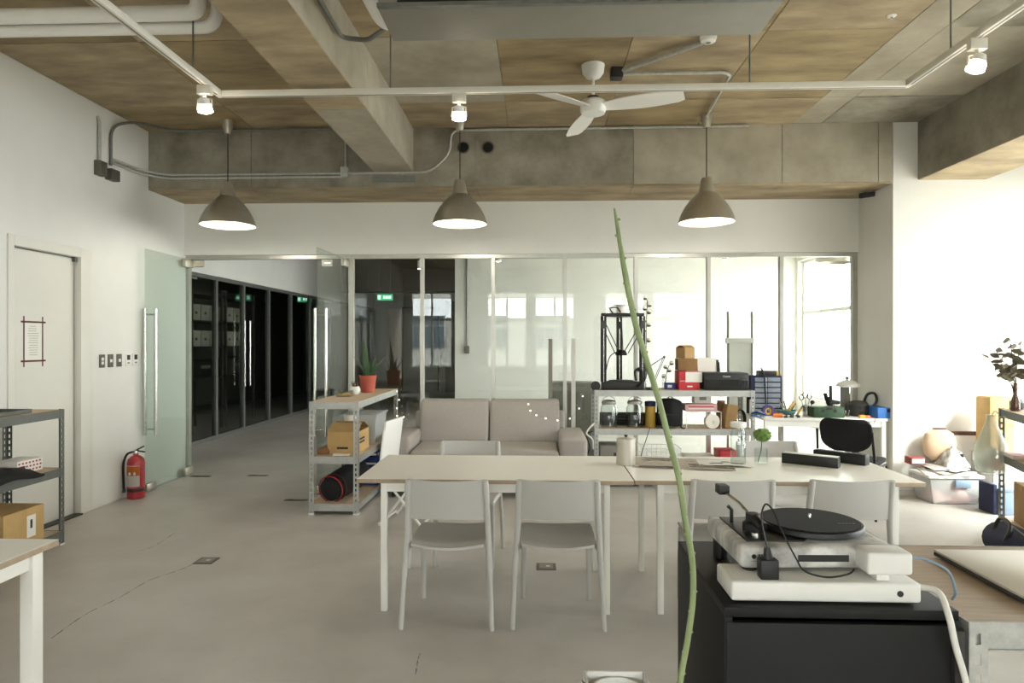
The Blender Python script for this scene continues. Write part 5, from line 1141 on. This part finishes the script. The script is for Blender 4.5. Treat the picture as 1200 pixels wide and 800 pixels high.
for (u, v_, z, sx, sy, sz, m_, l_) in ((.25, 1.2, .632, .12, .3, .28, 'cardboard_pale', 'tall tan cardboard file on the middle level of far shelf'), (.2, .8, .632, .3, .3, .2, 'orange_wood', 'orange cardboard box beside the tan file on far shelf'), (.22, 1.25, .132, .3, .3, .30, 'cardboard', 'brown cardboard carton on the low level of far shelf'), (.22, .85, .132, .3, .3, .34, 'cardboard_dark', 'dark brown carton next to the other on low far shelf')):
    q = far(u, v_, z); carton('cardboard_box', l_, q, sx, sy, sz, m_, FARA, True)
q = far(-.0, 1.3, 0); 
cx0, cx1 = XA(1150, 6.36), 4.85
t = thing('low_cabinet', 'white low cabinet against the bright wall behind the far shelf', 'cabinet', ((cx0 + cx1) / 2, 6.38, 0)); W_ = cx1 - cx0
B(-W_ / 2, W_ / 2, -.17, .19, .03, .46).build('body', 'white_plastic', t, bevel=.004); B(-W_ / 2 + .02, W_ / 2 - .02, -.15, .17, 0, .03).build('plinth', 'grey', t)
for s_ in (0, 1): B(-W_ / 2 + .005 + s_ * W_ / 2, -.005 + s_ * W_ / 2, -.182, -.17, .05, .45).build('door', 'white_plastic', t, bevel=.002)
t = thing('tall_carton', 'tall tan carton standing on the white low cabinet', 'box', (XA(1166, 6.36), 6.36, .4605)); B(-.11, .11, -.1, .1, 0, .52).build('body', 'cardboard_pale', t, bevel=.003); B(-.11, .11, -.102, -.1, .25, .28).build('tape', 'cardboard', t); B(-.1, .1, -.09, .09, .52, .526).build('flap', 'orange_wood', t)
v = far(.06, 1.3, .632); t = thing('paper_stack', 'white papers sticking out of the far shelf middle level', 'papers', v, FARA); B(-.06, .06, -.12, .1, 0, .02).build('sheets', 'paper', t); B(-.055, .055, -.1, .1, .02, .024).build('cover', 'pink', t)
t = thing('storage_box', 'blue-grey lidded storage box on floor under far shelf', 'box', (gnd(1176, 592).x - .15, 5.98, 0)); B(-.13, .13, -.12, .12, 0, .2).build('body', 'blue_grey', t, bevel=.01); B(-.135, .135, -.125, .125, .2, .23).build('lid', 'blue_grey', t, bevel=.006); B(-.17, -.135, -.1, .1, 0, .26).build('side_pocket', 'navy', t, bevel=.01)
v = far(.2, 1.0, .132)
t = thing('duffel_bag', 'navy zipped duffel bag lying beside the far shelf', 'bag', (far(-.17, .55, 0).x, far(-.17, .55, 0).y, 0), FARA); MB().lathe([(.04, -.3), (.12, -.27), (.135, -.1), (.135, .1), (.12, .27), (.04, .3)], 18, (0, 0, 0), Matrix.Translation((0, 0, .135)) @ Matrix.Rotation(PI / 2, 4, 'X')).build('body', 'navy', t, smooth=True); MB().tube(bez([(-.1, -.12, .2), (-.06, -.1, .31), (-.06, .1, .31), (-.1, .12, .2)], 5), .012, 6).build('handle', 'black', t, smooth=True); MB().tube([(0, -.26, .268), (0, .26, .268)], .006, 6).build('zip', 'grey', t)

# ---- foreground: slab, turntable, adapter, cables, laptop
CT = .901
t = thing('white_slab', 'flat white audio box with black jack under the turntable', 'audio box', ((XA(858, 1.53) + XA(1082, 1.53)) / 2, 1.60, CT)); SW = (XA(1082, 1.53) - XA(858, 1.53)) / 2; B(-SW, SW, -.065, .065, .004, .049).build('body', 'white_plastic', t, bevel=.007, seg=3)
B(-.2, .2, -.05, .05, 0, .004).build('foot_pad', 'grey', t); MB().lathe([(.007, 0), (.007, .003)], 16, (0, 0, 0), Matrix.Translation((.165, -.064, .026)) @ Matrix.Rotation(PI / 2, 4, 'X')).build('jack', 'black', t); B(-.035, .0, -.0652, -.0645, .038, .043).build('indicator', 'paper', t)
tt = thing('turntable', 'marble-patterned record player with black platter', 'record player', (.665, 1.745, CT + .0495), .03)
mx, my = .185, .145
for sx in (-1, 1):
    for sy in (-1, 1): MB().lathe([(.018, 0 if sy < 0 else -.0493), (.02, .002 if sy < 0 else -.047), (.02, .008)], 14, (sx * (mx - .03), sy * (my - .03), 0)).build('foot', 'black', tt)
B(-mx, mx, -my, my, .008, .062).build('plinth', 'marble', tt, bevel=.012, seg=3); B(-.05, .07, -my - .001, -my + .002, .026, .042).build('front_slot', 'black', tt); B(.12, .13, -my - .001, -my + .002, .02, .045).build('side_socket', 'black', tt)
MB().prism([(-.16, -.11), (-.02, -.11), (.02, -.06), (-.04, .03), (-.08, .11), (-.16, .11)], .062, .066).build('control_panel', 'black', tt, bevel=.002)
pl = MB().lathe([(.12, .066), (.128, .07), (.128, .08), (.126, .083), (.005, .0835)], 48, (.045, .01, 0)).build('platter', 'black', tt, smooth=True)
MB().lathe([(.12, .0836), (.12, .0856), (.004, .0858)], 48, (.045, .01, 0)).build('record_mat', 'black_matte', pl, smooth=True); MB().lathe([(.0035, .085), (.004, .096), (.002, .1)], 12, (.045, .01, 0)).build('spindle', 'steel', pl, smooth=True)
for k in range(5): B(.10 + k * .009, .106 + k * .009, -.035, -.028, .0858, .0862).build('mat_print', 'grey', pl)
MB().lathe([(.024, .066), (.024, .085), (.016, .09), (.016, .11), (.005, .112)], 20, (-.115, -.02, 0)).build('tonearm_base', 'black', tt, smooth=True)
MB().tube([(-.115, -.02, .1), (-.125, .05, .118), (-.145, .12, .135)], .004, 8).build('tonearm', 'steel', tt, smooth=True)
MB().tube([(-.115, -.02, .1), (-.105, -.07, .085)], .013, 12).build('counterweight', 'black', tt, smooth=True); B(-.16, -.13, .11, .15, .125, .15).build('headshell', 'black', tt, bevel=.003); MB().tube([(-.145, .05, .066), (-.145, .05, .1), (-.155, .05, .11)], .005, 8).build('arm_rest', 'black', tt); MB().cyl((-.13, -.085, .066), (-.13, -.085, .078), .01, n=12).build('knob', 'chrome', tt)
MB().lathe([(.0055, 0), (.0055, .001), (.002, .001)], 16, (0, 0, 0), Matrix.Translation((-.155, -my - .0002, .038)) @ Matrix.Rotation(PI / 2, 4, 'X')).build('emblem', 'black', tt)
for (u, v_) in ((0, 0), (.006, 0), (0, .006), (.006, .006), (.012, 0), (.012, .006)): B(-.144 + u, -.1405 + u, -my - .001, -my, .033 + v_, .0375 + v_).build('logo_mark', 'black', tt)
B(-.16, -.12, -my - .001, -my, .026, .0275).build('logo_line', 'grey', tt)
t = thing('power_adapter', 'white cube power adapter standing on the white audio box', 'adapter', (.808, 1.562, CT + .0495)); B(-.052, .05, -.018, .05, .014, .066).build('body', 'white_plastic', t, bevel=.008, seg=3); B(-.03, .0, -.012, .03, 0, .014).build('plug', 'white_plastic', t, bevel=.002)
pipe('adapter_cable', 'thin grey cable arching from the white adapter to the bench', bez([(.859, 1.58, CT + .085), (.90, 1.60, CT + .088), (.965, 1.60, CT + .06), (.985, 1.6, CT + .01), (.99, 1.62, .884)], 6), .003, 'blue_grey', 'cable', 8)
pipe('white_cable', 'thick white cable falling over the cabinet edge', bez([(.885, 1.57, CT + .03), atY(1100, 694, 1.53), atY(1112, 722, 1.488), atY(1120, 758, 1.48), atY(1132, 800, 1.48), atY(1143, 870, 1.48), (1.0, 1.48, .3), (1.02, 1.46, .008)], 8), .007, 'cable_white', 'cable', 10)
t = thing('black_plug', 'black power plug with cord lying on front of the turntable', 'plug', (.536, 1.562, CT + .0495)); B(-.022, .02, -.018, .012, .0, .045).build('body', 'black', t, bevel=.003); MB().tube([(0, 0, .045), (-.002, .0, .07)], [.011, .007], 10).build('strain_relief', 'black', t)
MB().tube(bez([(-.002, 0, .07), (-.008, .02, .13), (.0, .02, .165), (.014, .01, .155), (.03, -.005, .11), (.06, -.01, .05), (.08, -.012, .02), (.13, -.012, .007), (.18, -.005, .012), (.2, .005, .02)], 7), .0022, 6).build('cord', 'black', t, smooth=True)
la = gnd(1085, 637, .886); lb = gnd(1186, 692, .886)
t = thing('laptop', 'closed silver laptop on the wooden bench top', 'laptop', (1.32, 1.78, .877)); B(-.17, .17, -.175, .19, .002, .012).build('base', 'dark_grey', t, bevel=.003); B(-.17, .17, -.175, .19, .0125, .02).build('lid', 'silver_lid', t, bevel=.003); B(-.165, -.155, -.177, -.175, .005, .009).build('port', 'black', t)
# ---- long green stem in a floor pot, white planter
sd0 = 1.36
pts = [atY(x, y, sd0) for (x, y) in ((720, 244), (723, 262), (731, 312), (743, 372), (757, 420), (771, 465), (785, 520), (796, 562), (803, 610), (811, 655), (812, 700), (806, 748), (797, 800))]
pts = [pts[0]] + pts[1:] + [Vector((.27, 1.36, .62)), Vector((.24, 1.36, .44)), Vector((.23, 1.36, .30))]
P = bez(pts, 6); base = Vector((.23, 1.36, 0)); gs = thing('tall_succulent', 'very tall thin green cactus-like stem rising in front of the table', 'plant', base)
N = len(P); MB().tube([p - base for p in P], [.002 + .0042 * min(1, i / 14) for i in range(N)], 10).build('stem', 'stem_green', gs, smooth=True)
random.seed(2)
for i in range(5, int(N * .8), 3):
    q = P[i] - base; s = 1 if (i // 3) % 2 else -1; MB().ball(q + Vector((s * .0055, -.002, 0)), .003, 6).build('bud', 'stem_green', gs, smooth=True)
MB().lathe([(.07, 0), (.08, .005), (.11, .3), (.115, .3), (.115, .33), (.1, .33), (.098, .3)], 28, close=False).build('pot', 'terracotta', gs, smooth=True); MB().lathe([(.099, .295), (.02, .305)], 20).build('soil', 'stem_brown', gs)
pz = atY(720, 786, 1.36).z; x0, x1 = atY(684, 790, 1.36).x, atY(757, 790, 1.36).x
wp = thing('white_planter', 'white square planter with pointed dark leaf at the bottom edge', 'planter', ((x0 + x1) / 2, 1.30, 0)); hw = (x1 - x0) / 2
m = MB().box(-hw, hw, -hw, hw, 0, .02)
for a in ((-hw, -hw + .006, -hw, hw), (hw - .006, hw, -hw, hw), (-hw + .006, hw - .006, -hw, -hw + .006), (-hw + .006, hw - .006, hw - .006, hw)): m.box(*a, .02, pz)
m.build('body', 'white_plastic', wp, bevel=.003); B(-hw + .006, hw - .006, -hw + .006, hw - .006, pz - .05, pz - .03).build('soil', 'stem_brown', wp)
MB().lathe([(hw - .012, pz - .03), (hw - .01, pz - .008), (hw - .014, pz - .008), (hw - .02, pz - .03)], 32, (0, 0, 0), close=False).build('inner_pot', 'white_plastic', wp, smooth=True)
lx = atY(680, 787, 1.36).x - (x0 + x1) / 2
MB().sheet(lambda u, v: (-hw * .5 + (lx + hw * .5) * v + (u - .5) * .03 * (1 - v * .97), 0.01, pz - .04 + .045 * v), 4, 8, (0, .003, 0)).build('leaf', 'green_leaf', wp, smooth=True)
